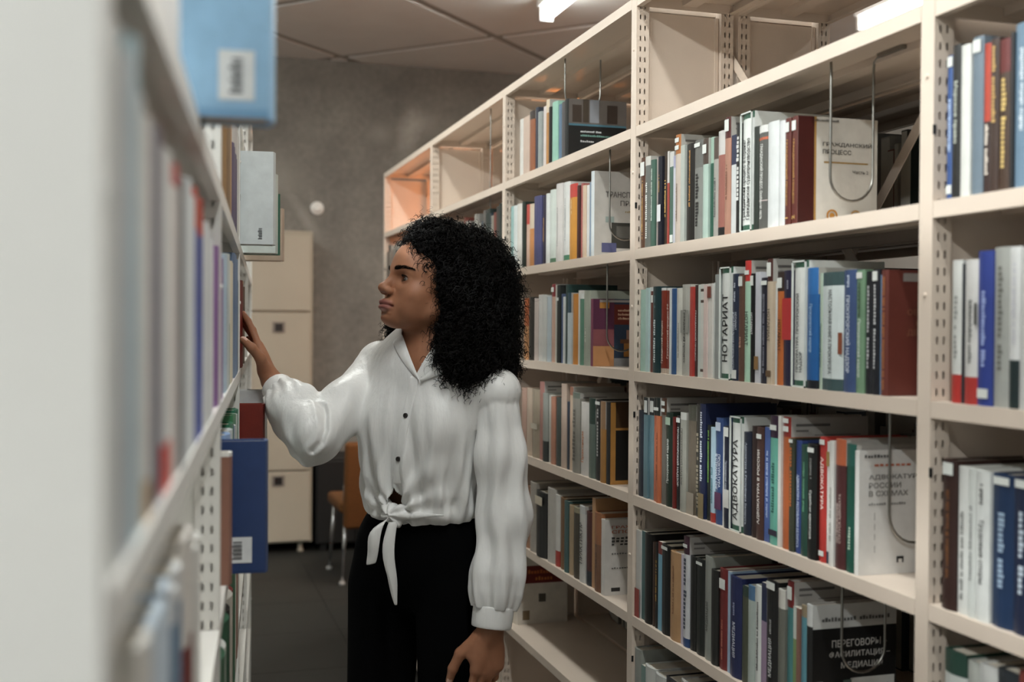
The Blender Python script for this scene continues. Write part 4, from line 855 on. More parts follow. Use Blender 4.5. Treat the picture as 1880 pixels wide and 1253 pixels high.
# low black cabinet standing beside the locker
ca, _ = plane_hit(578, 900, -5.0)
zc = plane_hit(600, 842, -5.0)[1]
Mc = MR @ Matrix.Translation((-5.0, ca+0.008, 0)) @ Matrix(((0, -1, 0, 0), (1, 0, 0, 0), (0, 0, 1, 0), (0, 0, 0, 1)))
cb = empty('cabinet', Mc, 'low black cabinet beside the beige locker, partly behind the woman', 'cabinet')
M_DK = mat('black_laminate', (12, 12, 11), rough=0.5, noise=0.05)
mb = MB(); mb.box((0, 0.0, 0.05), (0.5, 0.4, zc)); bevel(mb.obj('body', M_DK, cb), 0.003)
for k in range(2):
    mb = MB(); mb.box((0.008+k*.246, -0.018, 0.06), (0.246+k*.246, 0.0, zc-.02)); d = bevel(mb.obj('door', M_DK, cb), 0.002)
    mb = MB(); mb.tube([(0.22+k*.05, -0.018, .5), (0.22+k*.05, -0.04, .505), (0.22+k*.05, -0.04, .6), (0.22+k*.05, -0.018, .605)], 0.004, 6); mb.obj('handle', M_STEEL, d)
for xx in (.03, .43):
    for yy in (.03, .33):
        mb = MB(); mb.box((xx, yy, 0), (xx+.04, yy+.04, .05)); mb.obj('foot', M_DK, cb)
# mustard chair on chrome legs in front of it
cy, _ = plane_hit(684, 900, -4.25)
Mh = MR @ Matrix.Translation((-4.25, cy, 0)) @ Matrix.Rotation(math.radians(-88), 4, 'Z')
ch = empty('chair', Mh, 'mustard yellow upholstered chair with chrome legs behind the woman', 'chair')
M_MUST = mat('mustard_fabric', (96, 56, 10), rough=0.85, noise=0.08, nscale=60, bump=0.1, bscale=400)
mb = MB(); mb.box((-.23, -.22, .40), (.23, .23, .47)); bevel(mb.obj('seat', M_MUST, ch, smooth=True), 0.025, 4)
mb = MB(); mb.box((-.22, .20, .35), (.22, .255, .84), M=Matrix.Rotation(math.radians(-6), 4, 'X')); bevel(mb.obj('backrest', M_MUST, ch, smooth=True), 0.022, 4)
for sx in (-1, 1):
    for sy in (-1, 1):
        lg = MB(); lg.tube([(sx*.19, sy*.18, .41), (sx*.215, sy*.215, .012)], .011, 10); l_ = lg.obj('leg', M_CHROME, ch, smooth=True)
        gl = MB(); gl.lathe([(0.0, 0.0), (.016, 0.0), (.019, .008), (.016, .02), (0.0, .026)], 12, M=Matrix.Translation((sx*.216, sy*.216, 0))); gl.obj('glide', mat('grey_glide', (150, 148, 144), rough=.5) if (sx, sy) == (-1, -1) else bpy.data.materials['grey_glide'], l_, smooth=True)
    st_ = MB(); st_.tube([(sx*.2, .2, .44), (sx*.2, .205, .56)], .010, 8); st_.obj('back_post', M_CHROME, ch, smooth=True)
# round white fitting on the wall
fy, fz = plane_hit(582, 383, wx_far)
Mf = MR @ Matrix.Translation((wx_far, fy, fz)) @ Matrix(((0, 0, 1, 0), (1, 0, 0, 0), (0, 1, 0, 0), (0, 0, 0, 1)))
ft = empty('wall_fitting', Mf, 'small round white fitting on the grey wall above the locker', 'wall fitting')
M_FITW = mat('white_plastic', (236, 236, 232), rough=0.35)
mb = MB(); mb.lathe([(0.046, 0.0), (0.046, 0.012), (0.042, 0.017), (0.030, 0.018)], 28); mb.obj('base', M_FITW, ft, smooth=True)
mb = MB(); mb.lathe([(0.030, 0.014), (0.030, 0.024), (0.024, 0.030), (0.0, 0.031)], 28); mb.obj('cap', M_FITW, ft, smooth=True)
# unseen warm globe lamp added in the next aisle; it tints the far bays orange through their open backs
Mw = MR @ Matrix.Translation((-2.75, 0.86, 0))
lp = empty('added_floor_lamp', Mw, 'added floor lamp with warm orange globe, unseen in the aisle behind the far bays', 'lamp')
mb = MB(); mb.lathe([(0.0, 0.0), (0.13, 0.0), (0.13, 0.012), (0.02, 0.026), (0.012, 0.05)], 28); mb.obj('base', M_BLACK, lp, smooth=True)
mb = MB(); mb.tube([(0, 0, 0.04), (0, 0, 1.84)], 0.010, 12); mb.obj('pole', M_BLACK, lp, smooth=True)
mb = MB(); mb.lathe([(0.03, 1.835)]+[(0.085*math.sin(math.radians(a)), 1.915-0.085*math.cos(math.radians(a))) for a in range(24, 181, 12)], 24); mb.obj('globe', emat('warm_globe', (255, 146, 58), 120.0), lp, smooth=True)
mb = MB(); mb.lathe([(0.004, 2.022)]+[(0.105*math.sin(math.radians(a)), 1.915+0.105*math.cos(math.radians(a))) for a in range(8, 58, 7)]+[(0.101*math.sin(math.radians(a)), 1.915+0.101*math.cos(math.radians(a))) for a in range(57, 5, -7)], 24); mb.obj('added_cap', M_BLACK, lp, smooth=True)  # unseen cap added to keep the globe's light off the ceiling
mb = MB(); mb.tube([(0, 0, 1.99), (0, 0, 2.03)], 0.006, 8); mb.obj('finial', M_BLACK, lp, smooth=True)
# ------------------------------------------------------------------ the woman: bodies and cloth grown from smooth distance fields
def Wc(x, y, d): return np.array((G.inverted() @ W(x, y, d))[:])
def unit(v): v = np.asarray(v, float); return v/np.linalg.norm(v)
BASE = np.array([-0.205, 2.50, 0.0])

class Field:
    """smooth union / subtraction of simple solids, evaluated with numpy"""
    def __init__(s): s.p = []
    def cone(s, a, b, ra, rb, k=0.02, op='+', sq=None):
        s.p.append(('c', np.array(a, np.float32), np.array(b, np.float32), ra, rb, k, op, sq)); return s
    def ell(s, c, r, R=None, k=0.02, op='+'):
        s.p.append(('e', np.array(c, np.float32), np.array(r, np.float32), None if R is None else np.array(R, np.float32), k, op)); return s
    def dist(s, q, P):
        if q[0] == 'c':
            a, b, ra, rb, sq = q[1], q[2], q[3], q[4], q[7]
            ba = b-a; pa = P-a; t = np.clip((pa @ ba)/(ba @ ba), 0, 1)
            return np.linalg.norm(pa-t[:, None]*ba, axis=1)-(ra+(rb-ra)*t)
        c, r, R = q[1], q[2], q[3]; d = P-c
        if R is not None: d = d @ R.T
        k0 = np.linalg.norm(d/r, axis=1); k1 = np.linalg.norm(d/(r*r), axis=1)
        return k0*(k0-1.0)/np.maximum(k1, 1e-9)
    def __call__(s, P):
        D = None
        for q in s.p:
            k, op = (q[5], q[6]) if q[0] == 'c' else (q[4], q[5])
            d = s.dist(q, P)
            if D is None: D = d; continue
            if op == '+':
                h = np.clip(0.5+0.5*(D-d)/k, 0, 1); D = D*(1-h)+d*h-k*h*(1-h)
            else:
                h = np.clip(0.5-0.5*(D+d)/k, 0, 1); D = D*(1-h)-d*h+k*h*(1-h)
        return D

def polygonise(fn, lo, hi, h):
    """surface nets on a block-sparse grid"""
    lo = np.array(lo, float); hi = np.array(hi, float); n = np.ceil((hi-lo)/h).astype(int)+1
    Bk = 12; nb = np.ceil(n/Bk).astype(int); n = nb*Bk+1
    V = np.full(n, 1.0, np.float32)
    bc = np.stack(np.meshgrid(*[np.arange(k) for k in nb], indexing='ij'), -1).reshape(-1, 3)
    cen = (lo+(bc+0.5)*Bk*h).astype(np.float32); dc = fn(cen); rad = Bk*h*0.87+0.03
    loc = np.stack(np.meshgrid(*[np.arange(Bk+1)]*3, indexing='ij'), -1).reshape(-1, 3)
    near = np.abs(dc) < rad
    for b in bc[(~near) & (dc < 0)]:
        V[b[0]*Bk:(b[0]+1)*Bk+1, b[1]*Bk:(b[1]+1)*Bk+1, b[2]*Bk:(b[2]+1)*Bk+1] = -1.0
    act = bc[near]
    for i in range(0, len(act), 120):
        ch = act[i:i+120]; idx = (ch[:, None, :]*Bk+loc[None]); P = (lo+idx.reshape(-1, 3)*h).astype(np.float32)
        v = fn(P).reshape(len(ch), Bk+1, Bk+1, Bk+1)
        for b, vv in zip(ch, v): V[b[0]*Bk:(b[0]+1)*Bk+1, b[1]*Bk:(b[1]+1)*Bk+1, b[2]*Bk:(b[2]+1)*Bk+1] = vv
    I = V < 0
    c = np.zeros(np.array(n)-1, np.int8)
    for a in (0, 1):
        for b in (0, 1):
            for d in (0, 1): c += I[a:n[0]-1+a, b:n[1]-1+b, d:n[2]-1+d]
    ac = np.argwhere((c > 0) & (c < 8)); idm = np.full(c.shape, -1, np.int32); idm[tuple(ac.T)] = np.arange(len(ac))
    S = np.zeros((len(ac), 3)); cnt = np.zeros(len(ac))
    cor = [(a, b, d) for a in (0, 1) for b in (0, 1) for d in (0, 1)]
    for i, p in enumerate(cor):
        for q in cor[i+1:]:
            if sum(abs(p[k]-q[k]) for k in range(3)) != 1: continue
            v0 = V[ac[:, 0]+p[0], ac[:, 1]+p[1], ac[:, 2]+p[2]]; v1 = V[ac[:, 0]+q[0], ac[:, 1]+q[1], ac[:, 2]+q[2]]
            m = (v0 < 0) != (v1 < 0); t = np.where(m, v0/np.where(m, v0-v1, 1), 0)
            S += np.where(m[:, None], np.array(p)+(np.array(q)-np.array(p))*t[:, None], 0); cnt += m
    verts = lo+(ac+S/cnt[:, None])*h
    F = []
    for ax in range(3):
        u, w = [(1, 2), (2, 0), (0, 1)][ax]
        sl0 = [slice(1, -1)]*3; sl1 = [slice(1, -1)]*3; sl0[ax] = slice(0, -1); sl1[ax] = slice(1, None)
        A = I[tuple(sl0)]; Bm = I[tuple(sl1)]; e = np.argwhere(A != Bm)
        if len(e) == 0: continue
        s = A[tuple(e.T)]; off = np.ones(3, int); off[ax] = 0; e = e+off
        def cell(du, dw):
            q = e.copy(); q[:, u] += du; q[:, w] += dw; return idm[tuple(q.T)]
        f = np.stack([cell(-1, -1), cell(0, -1), cell(0, 0), cell(-1, 0)], 1)
        f = np.where(s[:, None], f, f[:, ::-1]); F.append(f[(f >= 0).all(1)])
    return verts, np.concatenate(F)

def np_mesh(name, parts, colors=None):
    vs, fs, o = [], [], 0
    for v, f in parts: vs.append(v-BASE); fs.append(f+o); o += len(v)
    v = np.concatenate(vs); f = np.concatenate(fs)
    me = bpy.data.meshes.new(name); me.vertices.add(len(v)); me.vertices.foreach_set('co', v.astype(np.float32).ravel())
    me.loops.add(f.size); me.loops.foreach_set('vertex_index', f.astype(np.int32).ravel())
    me.polygons.add(len(f)); me.polygons.foreach_set('loop_start', np.arange(0, f.size, f.shape[1], dtype=np.int32)); me.polygons.foreach_set('loop_total', np.full(len(f), f.shape[1], np.int32))
    me.polygons.foreach_set('use_smooth', np.ones(len(f), bool))
    me.update(calc_edges=True); me.validate()
    if colors is not None:
        at = me.color_attributes.new('col', 'FLOAT_COLOR', 'POINT'); c = np.ones((len(v), 4), np.float32); c[:, :3] = colors; at.data.foreach_set('color', c.ravel())
    return me

# ---- joints, from where the photo shows them
sR = Wc(700, 672, 2.58); sL = Wc(912, 722, 2.39)              # shoulders
eR = Wc(576, 797, 2.385); wR = Wc(499, 700, 2.53)             # right elbow, wrist (raised hand)
eL = Wc(926, 950, 2.375); wL = Wc(901, 1160, 2.34)            # left elbow, wrist (hanging hand)
nk = Wc(800, 662, 2.47); HO = Wc(790, 530, 2.45)              # base of the neck, head centre
pel = Wc(770, 1015, 2.50); chest = Wc(787, 760, 2.48); waist = Wc(782, 910, 2.49)
TY = math.radians(27); tf = np.array([-math.sin(TY), -math.cos(TY), 0]); tr = np.array([-math.cos(TY), math.sin(TY), 0]); UP = np.array([0, 0, 1.0])
TR = np.stack([tr, tf, UP])                                     # torso axes: her right, forward, up
HY = math.radians(60); HP = math.radians(14)
hf0 = np.array([-math.sin(HY), -math.cos(HY), 0]); hs = np.array([math.cos(HY), -math.sin(HY), 0])   # hs: her left
hf = hf0*math.cos(HP)+UP*math.sin(HP); hu = UP*math.cos(HP)-hf0*math.sin(HP)
HR = np.stack([hf, hs, hu])
def H(f, s, u): return HO+hf*f+hs*s+hu*u

# ---- head, in head axes (forward, left, up); eye line at u = 0
def head_field():
    F = Field()
    F.ell((-.014, 0, .034), (.098, .072, .080)); F.ell((.030, 0, .030), (.060, .063, .066), k=.03)
    F.ell((.022, 0, -.034), (.063, .056, .062), k=.03)
    for s in (-1, 1):
        F.cone((.005, s*.050, -.054), (.062, s*.015, -.084), .016, .0140, k=.03)
        F.ell((.052, s*.043, -.030), (.024, .022, .020), k=.024)
        F.cone((.083, s*.010, .0165), (.064, s*.044, .0175), .0095, .0085, k=.016)
        F.ell((.052, s*.036, -.056), (.024, .018, .024), k=.02)
    F.ell((.0775, 0, -.0825), (.0175, .019, .0145), k=.02)
    F.ell((.066, 0, -.060), (.031, .028, .025), k=.02)
    # nose
    F.cone((.0870, 0, .006), (.1040, 0, -.0235), .0062, .0092, k=.012)
    F.ell((.1065, 0, -.0275), (.0108, .0112, .0095), k=.007)
    for s in (-1, 1): F.ell((.0965, s*.0128, -.0315), (.0108, .0074, .0080), k=.0055)
    # sockets, lids
    for s in (-1, 1): F.ell((.0930, s*.0325, -.002), (.015, .0190, .0115), k=.014, op='-')
    for s in (-1, 1): F.ell((.0655, s*.0325, -.0005), (.0146, .0162, .0142), k=.0040)
    for s in (-1, 1):
        F.ell((.0810, s*.0328, -.0012), (.0100, .0134, .0042), k=.0016, op='-')
        F.ell((.1000, s*.0070, -.0395), (.0055, .0038, .0026), k=.003, op='-')
    # philtrum and lips
    F.ell((.1035, 0, -.0460), (.004, .0035, .008), k=.006, op='-')
    F.ell((.0950, 0, -.0560), (.0100, .0200, .0062), k=.007)
    for s in (-1, 1): F.ell((.0958, s*.0058, -.0550), (.0078, .0078, .0050), k=.005)
    F.ell((.0945, 0, -.0680), (.0112, .0175, .0070), k=.007)
    F.ell((.0985, 0, -.0785), (.008, .016, .0030), k=.012, op='-')
    F.ell((.1045, 0, -.0620), (.0105, .0225, .0004), k=.0018, op='-')
    for s in (-1, 1): F.ell((.0880, s*.0225, -.0622), (.004, .003, .0010), k=.005, op='-')
    return F
HF = head_field()
def to_head(P): return ((P-HO) @ HR.T).astype(np.float32)
# ---- hands: axes f along the fingers, t toward the thumb, n out of the palm
def hand(F, wrist, f, n, right, curl, spread, thumb, scale=1.0):
    f = unit(f); n = unit(np.asarray(n)-f*np.dot(n, f)); t = np.cross(f, n) if right else np.cross(n, f)
    def L(a, b, c): return wrist+(f*a+t*b+n*c)*scale
    R = np.stack([f, t, n])
    F.ell(L(.050, .000, .0), (.052*scale, .036*scale, .0135*scale), R, k=.015)
    F.cone(L(.0, .008, 0), L(.080, .027, 0), .0155*scale, .0105*scale, k=.012); F.cone(L(.0, -.008, 0), L(.072, -.027, 0), .0150*scale, .0100*scale, k=.012)
    F.cone(L(.01, .018, .006), L(.052, .034, .006), .0150*scale, .0110*scale, k=.012)
    fing = [(.085, .0265, .043, .025, .020, .0086), (.090, .0090, .047, .028, .021, .0088), (.085, -.0085, .043, .026, .020, .0084), (.075, -.0250, .033, .020, .018, .0074)]
    tips = []
    for k, (a, b, l1, l2, l3, r) in enumerate(fing):
        p = L(a-.008, b, .0); an = 0.0; side = spread[k]
        for j, ln in enumerate((l1, l2, l3)):
            an += curl[k][j]; d = unit(f*math.cos(an)+n*math.sin(an)+t*side*(1 if j == 0 else .8)); q = p+d*ln*scale
            F.cone(p, q, r*scale*(1-.08*j), r*scale*(.94-.10*j), k=.004 if j or True else .01); p = q
        tips.append((p, d, -n*math.cos(an)+f*math.sin(an), r*scale*.76))
    p = L(.018, .026, .008)
    for j, (d, ln, ra, rb) in enumerate(thumb):
        d = unit(f*d[0]+t*d[1]+n*d[2]); q = p+d*ln*scale; F.cone(p, q, ra*scale, rb*scale, k=.010 if j == 0 else .005); p = q
    tips.append((p, d, unit(t*.5-n), .0078*scale))
    return tips
inshelf = np.array([-math.cos(YAW_L), -math.sin(YAW_L), 0])
tipR = Wc(447, 572, 2.60)
FR = Field(); FR.cone(wR, wR+(eR-wR)*.75, .0245, .036, k=.01)
tipsR = hand(FR, wR, tipR-wR, inshelf+np.array([0, .1, 0]), True, [(-.02, .10, .10), (.0, .10, .10), (.02, .12, .1), (.05, .14, .12)], [.10, .02, -.05, -.13],
     [((.34, .92, .02), .040, .0150, .0118), ((.50, .74, .30), .033, .0115, .0102), ((.66, .48, .42), .026, .0100, .0080)], 1.0)
fL = unit(np.array([-.10, -.03, -1.0])); nL = unit(np.array([-.45, .85, .0]))
FL = Field(); FL.cone(wL, wL+(eL-wL)*.75, .0245, .036, k=.01)
tipsL = hand(FL, wL, fL, nL, False, [(.18, .40, .30), (.22, .42, .30), (.26, .45, .32), (.30, .48, .34)], [.02, .0, -.02, -.05],
     [((.70, .60, .30), .044, .0150, .0120), ((.93, .25, .25), .036, .0115, .0102), ((.97, .05, .28), .028, .0100, .0078)], 1.0)
# ---- neck, upper chest, and the body under the clothes
NF = Field()
NF.cone(H(-.022, 0, -.035), nk-np.array([0, 0, .01])-tf*.005, .0530, .0560); NF.cone(nk-UP*.005, sR+np.array([.01, 0, -.005]), .052, .038, k=.04); NF.cone(nk-UP*.005, sL+np.array([-.01, 0, -.005]), .052, .038, k=.04)
NF.ell(chest+UP*.05+tf*.0, (.135, .085, .14), TR, k=.05)
for s in (-1, 1): NF.cone(nk+tf*.035-UP*.045+tr*s*.012, nk+tf*.02-UP*.03+tr*s*.13, .010, .009, k=.02)
def skin_head(P):
    q = to_head(P); d = HF(q); e = NF(P); k = .022; h = np.clip(.5+.5*(e-d)/k, 0, 1); return e*(1-h)+d*h-k*h*(1-h)
BF = Field()
BF.ell(chest, (.135, .090, .17), TR); BF.ell(waist, (.106, .076, .12), TR, k=.05); BF.ell(pel, (.120, .085, .10), TR, k=.04)
BF.cone(sR, eR, .038, .034, k=.03); BF.cone(eR, wR, .034, .025, k=.02); BF.cone(sL, eL, .036, .033, k=.03); BF.cone(eL, wL, .033, .025, k=.02)
BF.cone(nk-UP*.05, chest, .06, .09, k=.04)
hipR = pel+tr*.088-UP*.06; hipL = pel-tr*.088-UP*.06
footR = np.array([hipR[0]-.012, hipR[1]+.02, .07]); footL = np.array([hipL[0]+.012, hipL[1]+.01, .07])
knR = (hipR+footR)/2+tf*.015+UP*.02; knL = (hipL+footL)/2+tf*.015+UP*.02
for a, b, c in ((hipR, knR, footR), (hipL, knL, footL)): BF.cone(a, b, .056, .046, k=.03); BF.cone(b, c, .046, .036, k=.02)

def box_of(pts, m): pts = np.array(pts); return pts.min(0)-m, pts.max(0)+m
parts = []
lo, hi = HO-np.array([.16, .16, .28]), HO+np.array([.17, .16, .15])
v, f = polygonise(skin_head, lo, hi, .0017); head_n = len(v); parts.append((v, f))
lo, hi = box_of([p[0] for p in tipsR]+[wR, wR+(eR-wR)*.5], .03); parts.append(polygonise(FR, lo, hi, .0018))
lo, hi = box_of([p[0] for p in tipsL]+[wL, wL+(eL-wL)*.5], .03); parts.append(polygonise(FL, lo, hi, .0018))
lo, hi = box_of([sR, sL, eR, wR, wL, pel, footR, footL], .13); bv, bf = polygonise(BF, lo, hi, .009); parts.append((bv, bf))
allv = np.concatenate([p[0] for p in parts]).astype(np.float32)
SK = np.array(lin((156, 107, 79))[:3]); LIP = np.array(lin((138, 84, 76))[:3]); NAIL = np.array(lin((206, 168, 150))[:3])
colr = np.tile(SK, (len(allv), 1)); q = to_head(allv)
m = np.exp(-(((q[:, 2]+.0618)/.0105)**4)-((q[:, 1]/.0225)**4))*(q[:, 0] > .084)*(np.linalg.norm(q, axis=1) < .2); m = np.clip(m*1.5, 0, 1)[:, None]
colr = colr*(1-m)+LIP*m
for (p, d, nn, r) in tipsR+tipsL:
    c = p+d*.002+nn*r; dd = allv-c; a = dd @ d; b = np.linalg.norm(dd-np.outer(a, d), axis=1); k = ((np.abs(a) < .0065) & (b < .0058))[:, None]; colr = np.where(k, NAIL, colr)
M_SKIN = mat('brown_skin', attr=True, rough=.55, noise=.05, nscale=60, bump=.05, bscale=700, sss=.12, spec=.4)
person = empty('person', G @ Matrix.Translation(BASE), 'woman in white tied blouse and black trousers reaching toward the left shelf', 'person')
body = link('body', np_mesh('body', parts, colr), M_SKIN, person)
# ---- eyes, brows, lashes
def person_mb(mb, name, m, parent, smooth=True):
    mb.v = [tuple(np.array(p)-BASE) for p in mb.v]; return mb.obj(name, m, parent, smooth=smooth)
M_EYE = mat('eye', attr=True, rough=.12, spec=.7)
for s in (-1, 1):
    mb = MB(); c = H(.0665, s*.0325, -.0005); R_ = .0128
    gz = unit(hf*.97+hs*(.02)+hu*-.12); a1 = unit(np.cross(gz, hu)); a2 = np.cross(a1, gz)
    prof = [(0, (10, 8, 8)), (.17, (10, 8, 8)), (.18, (34, 20, 14)), (.50, (26, 15, 11)), (.51, (190, 180, 172)), (.8, (190, 180, 172)), (1.4, (184, 170, 160)), (2.2, (190, 170, 160)), (3.14, (190, 170, 160))]
    for k in range(len(prof)-1):
        for j in range(24):
            pts = []
            for (th, ph) in ((prof[k][0], j), (prof[k+1][0], j), (prof[k+1][0], j+1), (prof[k][0], j+1)):
                an = 2*math.pi*ph/24; pts.append(c+R_*(gz*math.cos(th)+(a1*math.cos(an)+a2*math.sin(an))*math.sin(th)))
            mb.face(pts[::-1] if False else pts, prof[k+1][1] if k != 0 else prof[0][1])
    person_mb(mb, 'eye', M_EYE, body)
M_HAIR = mat('black_hair', (12, 10, 9), rough=.6, noise=.15, nscale=30, spec=.18)
rh = np.random.RandomState(3)
def project(p, fn, it=4):
    p = np.array(p, float)
    for _ in range(it):
        e = .0008; P = np.array([p]+[p+e*a for a in np.eye(3)], np.float32); d = fn(P); g = (d[1:]-d[0])/e; p = p-g*d[0]/max(g @ g, 1e-6)
    return p
for s in (-1, 1):
    mb = MB()
    for k in range(210):
        t = rh.rand(); base = H(.094-.026*t**1.6, s*(.0115+.040*t), .0150+.0066*math.sin(t*2.4)+(rh.rand()-.5)*.0072*(1-.6*t)); p = project(base, skin_head)
        dr = unit(hs*s*(.5+.5*t)+hu*(.75-.95*t)-hf*.35*t+rh.randn(3)*.1); n_ = unit(p-H(.0, 0, 0))
        L_ = .0055+.003*rh.rand(); mb.tube([p-n_*.0004, p+dr*L_*.5+n_*.0009, p+dr*L_+n_*.0004], [.00042, .00036, .00012], 3, cap=False)
    person_mb(mb, 'eyebrow', M_HAIR, body)
    mb = MB(); ec = H(.0655, s*.0325, -.0005)
    for k in range(44):
        t = k/43.0; y = -.0115+.0235*t
        for up in (1, 0):
            if up == 0 and k % 3: continue
            u = (.0040 if up else -.0054)*math.sqrt(max(0.02, 1-((y)/.0125)**2))
            dd = unit(np.array([.0146*math.sqrt(max(.05, 1-(y/.0160)**2-(u/.0142)**2)), s*0+y, u])); p = ec+hf*dd[0]*.0149+hs*(s*y)+hu*u
            dr = unit(hf*.85+hu*(.30 if up else -.4)+hs*s*(y*40)); L_ = (.0048+.0020*t) if up else .0026
            mb.tube([p, p+dr*L_*.55, p+dr*L_+hu*(.0014 if up else -.0004)], [.00036, .0003, .0001], 3, cap=False)
    person_mb(mb, 'eyelashes', M_HAIR, body)
# ---- hair: a dark soft mass with thousands of spiral curls growing from it
HRF = Field()
def PX(x, y, d): return Wc(x, y, d)
HRF.ell(H(-.030, 0, .058), (.098, .086, .086), HR)
HRF.ell(PX(866, 520, 2.47), (.094, .110, .105), k=.04); HRF.ell(PX(876, 590, 2.45), (.082, .105, .105), k=.04)
HRF.ell(PX(856, 646, 2.41), (.066, .080, .070), k=.04); HRF.ell(PX(896, 655, 2.46), (.055, .085, .062), k=.04)
HRF.ell(PX(862, 676, 2.39), (.045, .050, .036), k=.04)
HRF.ell(PX(798, 446, 2.44), (.050, .074, .050), k=.03)
HRF.ell(PX(730, 618, 2.56), (.018, .024, .034), k=.02); HRF.ell(PX(735, 590, 2.56), (.018, .024, .034), k=.02)
def hair_core(P):
    d = HRF(P); s = np.sin(P[:, 0]*95+np.sin(P[:, 2]*70)*1.7)*np.sin(P[:, 1]*88+1.3)*np.sin(P[:, 2]*92+np.sin(P[:, 0]*60)*1.5)
    d = d+.0035*s
    q = to_head(P)                             # keep the face free
    fc = np.sqrt(((q[:, 0]-.094)/.073)**2+((q[:, 1])/.0700)**2+((q[:, 2]+.008)/.082)**2)-1.0
    e = fc*.065; h = .012
    kk = np.clip(.5-.5*(d+e)/h, 0, 1); return d*(1-kk)-e*kk+h*kk*(1-kk)
hv, hfc = polygonise(hair_core, HO-np.array([.20, .22, .34]), HO+np.array([.28, .24, .20]), .0065)
# curls
cur = []; tri = hv[hfc[:, :3]]; nrm = np.cross(tri[:, 1]-tri[:, 0], tri[:, 2]-tri[:, 0]); nrm /= np.linalg.norm(nrm, axis=1)[:, None]+1e-9; ctr = hv[hfc].mean(1)
NC = 9500; pick = rh.choice(len(ctr), NC, replace=True); npt = 20
ok = []
P0 = ctr[pick]+rh.randn(NC, 3)*.003; Nn = nrm[pick]
down = np.array([0, 0, -1.0]); tang = down-Nn*(Nn @ down)[:, None]; tang /= np.linalg.norm(tang, axis=1)[:, None]+1e-6
away = unit(np.array([.6, .1, -.2]))
ax = tang*rh.uniform(.3, 1.1, (NC, 1))+Nn*rh.uniform(.15, .75, (NC, 1))+rh.randn(NC, 3)*.45
ax /= np.linalg.norm(ax, axis=1)[:, None]
e1 = np.cross(ax, rh.randn(NC, 3)); e1 /= np.linalg.norm(e1, axis=1)[:, None]; e2 = np.cross(ax, e1)
Ln = rh.uniform(.018, .042, NC); Rc = rh.uniform(.0030, .0068, NC); tw = rh.uniform(1.6, 3.2, NC); th = rh.uniform(.0006, .0015, NC)
fly = rh.rand(NC) < .05; Ln = np.where(fly, Ln*1.5, Ln); th = np.where(fly, .00042, th); Rc = np.where(fly, Rc*1.3, Rc)
t = np.linspace(0, 1, npt); ph = rh.uniform(0, 6.28, NC)
C = np.zeros((NC, npt, 3))
for i, tt in enumerate(t):
    a = ph+tw*6.283*tt; rr = Rc*min(1.0, .3+2.5*tt)*(1-.15*tt)
    C[:, i] = P0-Nn*.006+ax*(Ln*tt)[:, None]+down*(.010*tt*tt)+e1*(rr*np.cos(a))[:, None]+e2*(rr*np.sin(a))[:, None]
qh = to_head(C.reshape(-1, 3)).reshape(NC, npt, 3)
face = ((np.sqrt(((qh[..., 0]-.098)/.067)**2+((qh[..., 1])/.068)**2+((qh[..., 2]+.010)/.076)**2) < 1.0)).any(1)
C = C[~face]; th = th[~face]; NC = len(C)
T = np.gradient(C, axis=1); T /= np.linalg.norm(T, axis=2)[..., None]+1e-9
ref = np.cross(T, np.array([.3, .5, .8])); ref /= np.linalg.norm(ref, axis=2)[..., None]+1e-9; bi = np.cross(T, ref)
ns = 3; tap = np.clip(1.25-t*.9, .3, 1)
ring = [C+(ref*math.cos(6.283*j/ns)+bi*math.sin(6.283*j/ns))*(th[:, None]*tap[None])[..., None] for j in range(ns)]
cv = np.stack(ring, 2).reshape(-1, 3)
ii = (np.arange(NC)[:, None, None]*npt+np.arange(npt-1)[None, :, None])*ns+np.arange(ns)[None, None]
jj = (np.arange(NC)[:, None, None]*npt+np.arange(npt-1)[None, :, None])*ns+(np.arange(ns)[None, None]+1) % ns
cf = np.stack([ii, jj, jj+ns, ii+ns], -1).reshape(-1, 4)
M_CORE = mat('dark_hair_mass', (7, 6, 5), rough=1.0, spec=.0)
hair = link('hair', np_mesh('hair', [(hv, hfc), (cv, cf)]), M_HAIR, person)
hair.data.materials.append(M_CORE); mi_ = np.zeros(len(hair.data.polygons), np.int32); mi_[:len(hfc)] = 1; hair.data.polygons.foreach_set('material_index', mi_)
# ---- blouse: a thin shell over the body with soft folds
def wob(P, f, s): return np.sin(P[:, 0]*f+np.sin(P[:, 2]*f*.31+s)*1.3+s)+.6*np.sin(P[:, 1]*f*1.27+np.sin(P[:, 2]*f*.23+2*s)*1.5+2.1*s)
hemz = 1.052
SF = Field()
SF.ell(chest+UP*.025-tr*.004, (.150, .106, .190), TR)
SF.cone(nk-UP*.035, sR+UP*.004, .062, .052, k=.05); SF.cone(nk-UP*.035, sL+UP*.002, .062, .052, k=.05)
for s in (-1, 1): SF.ell(chest+tf*.070+tr*s*.066-UP*.022, (.062, .052, .062), TR, k=.05)
SF.ell(waist+UP*.055+tf*.016-tr*.004, (.141, .114, .105), TR, k=.06)
SF.ell(waist-UP*.020+tf*.012-tr*.004, (.132, .106, .055), TR, k=.04)
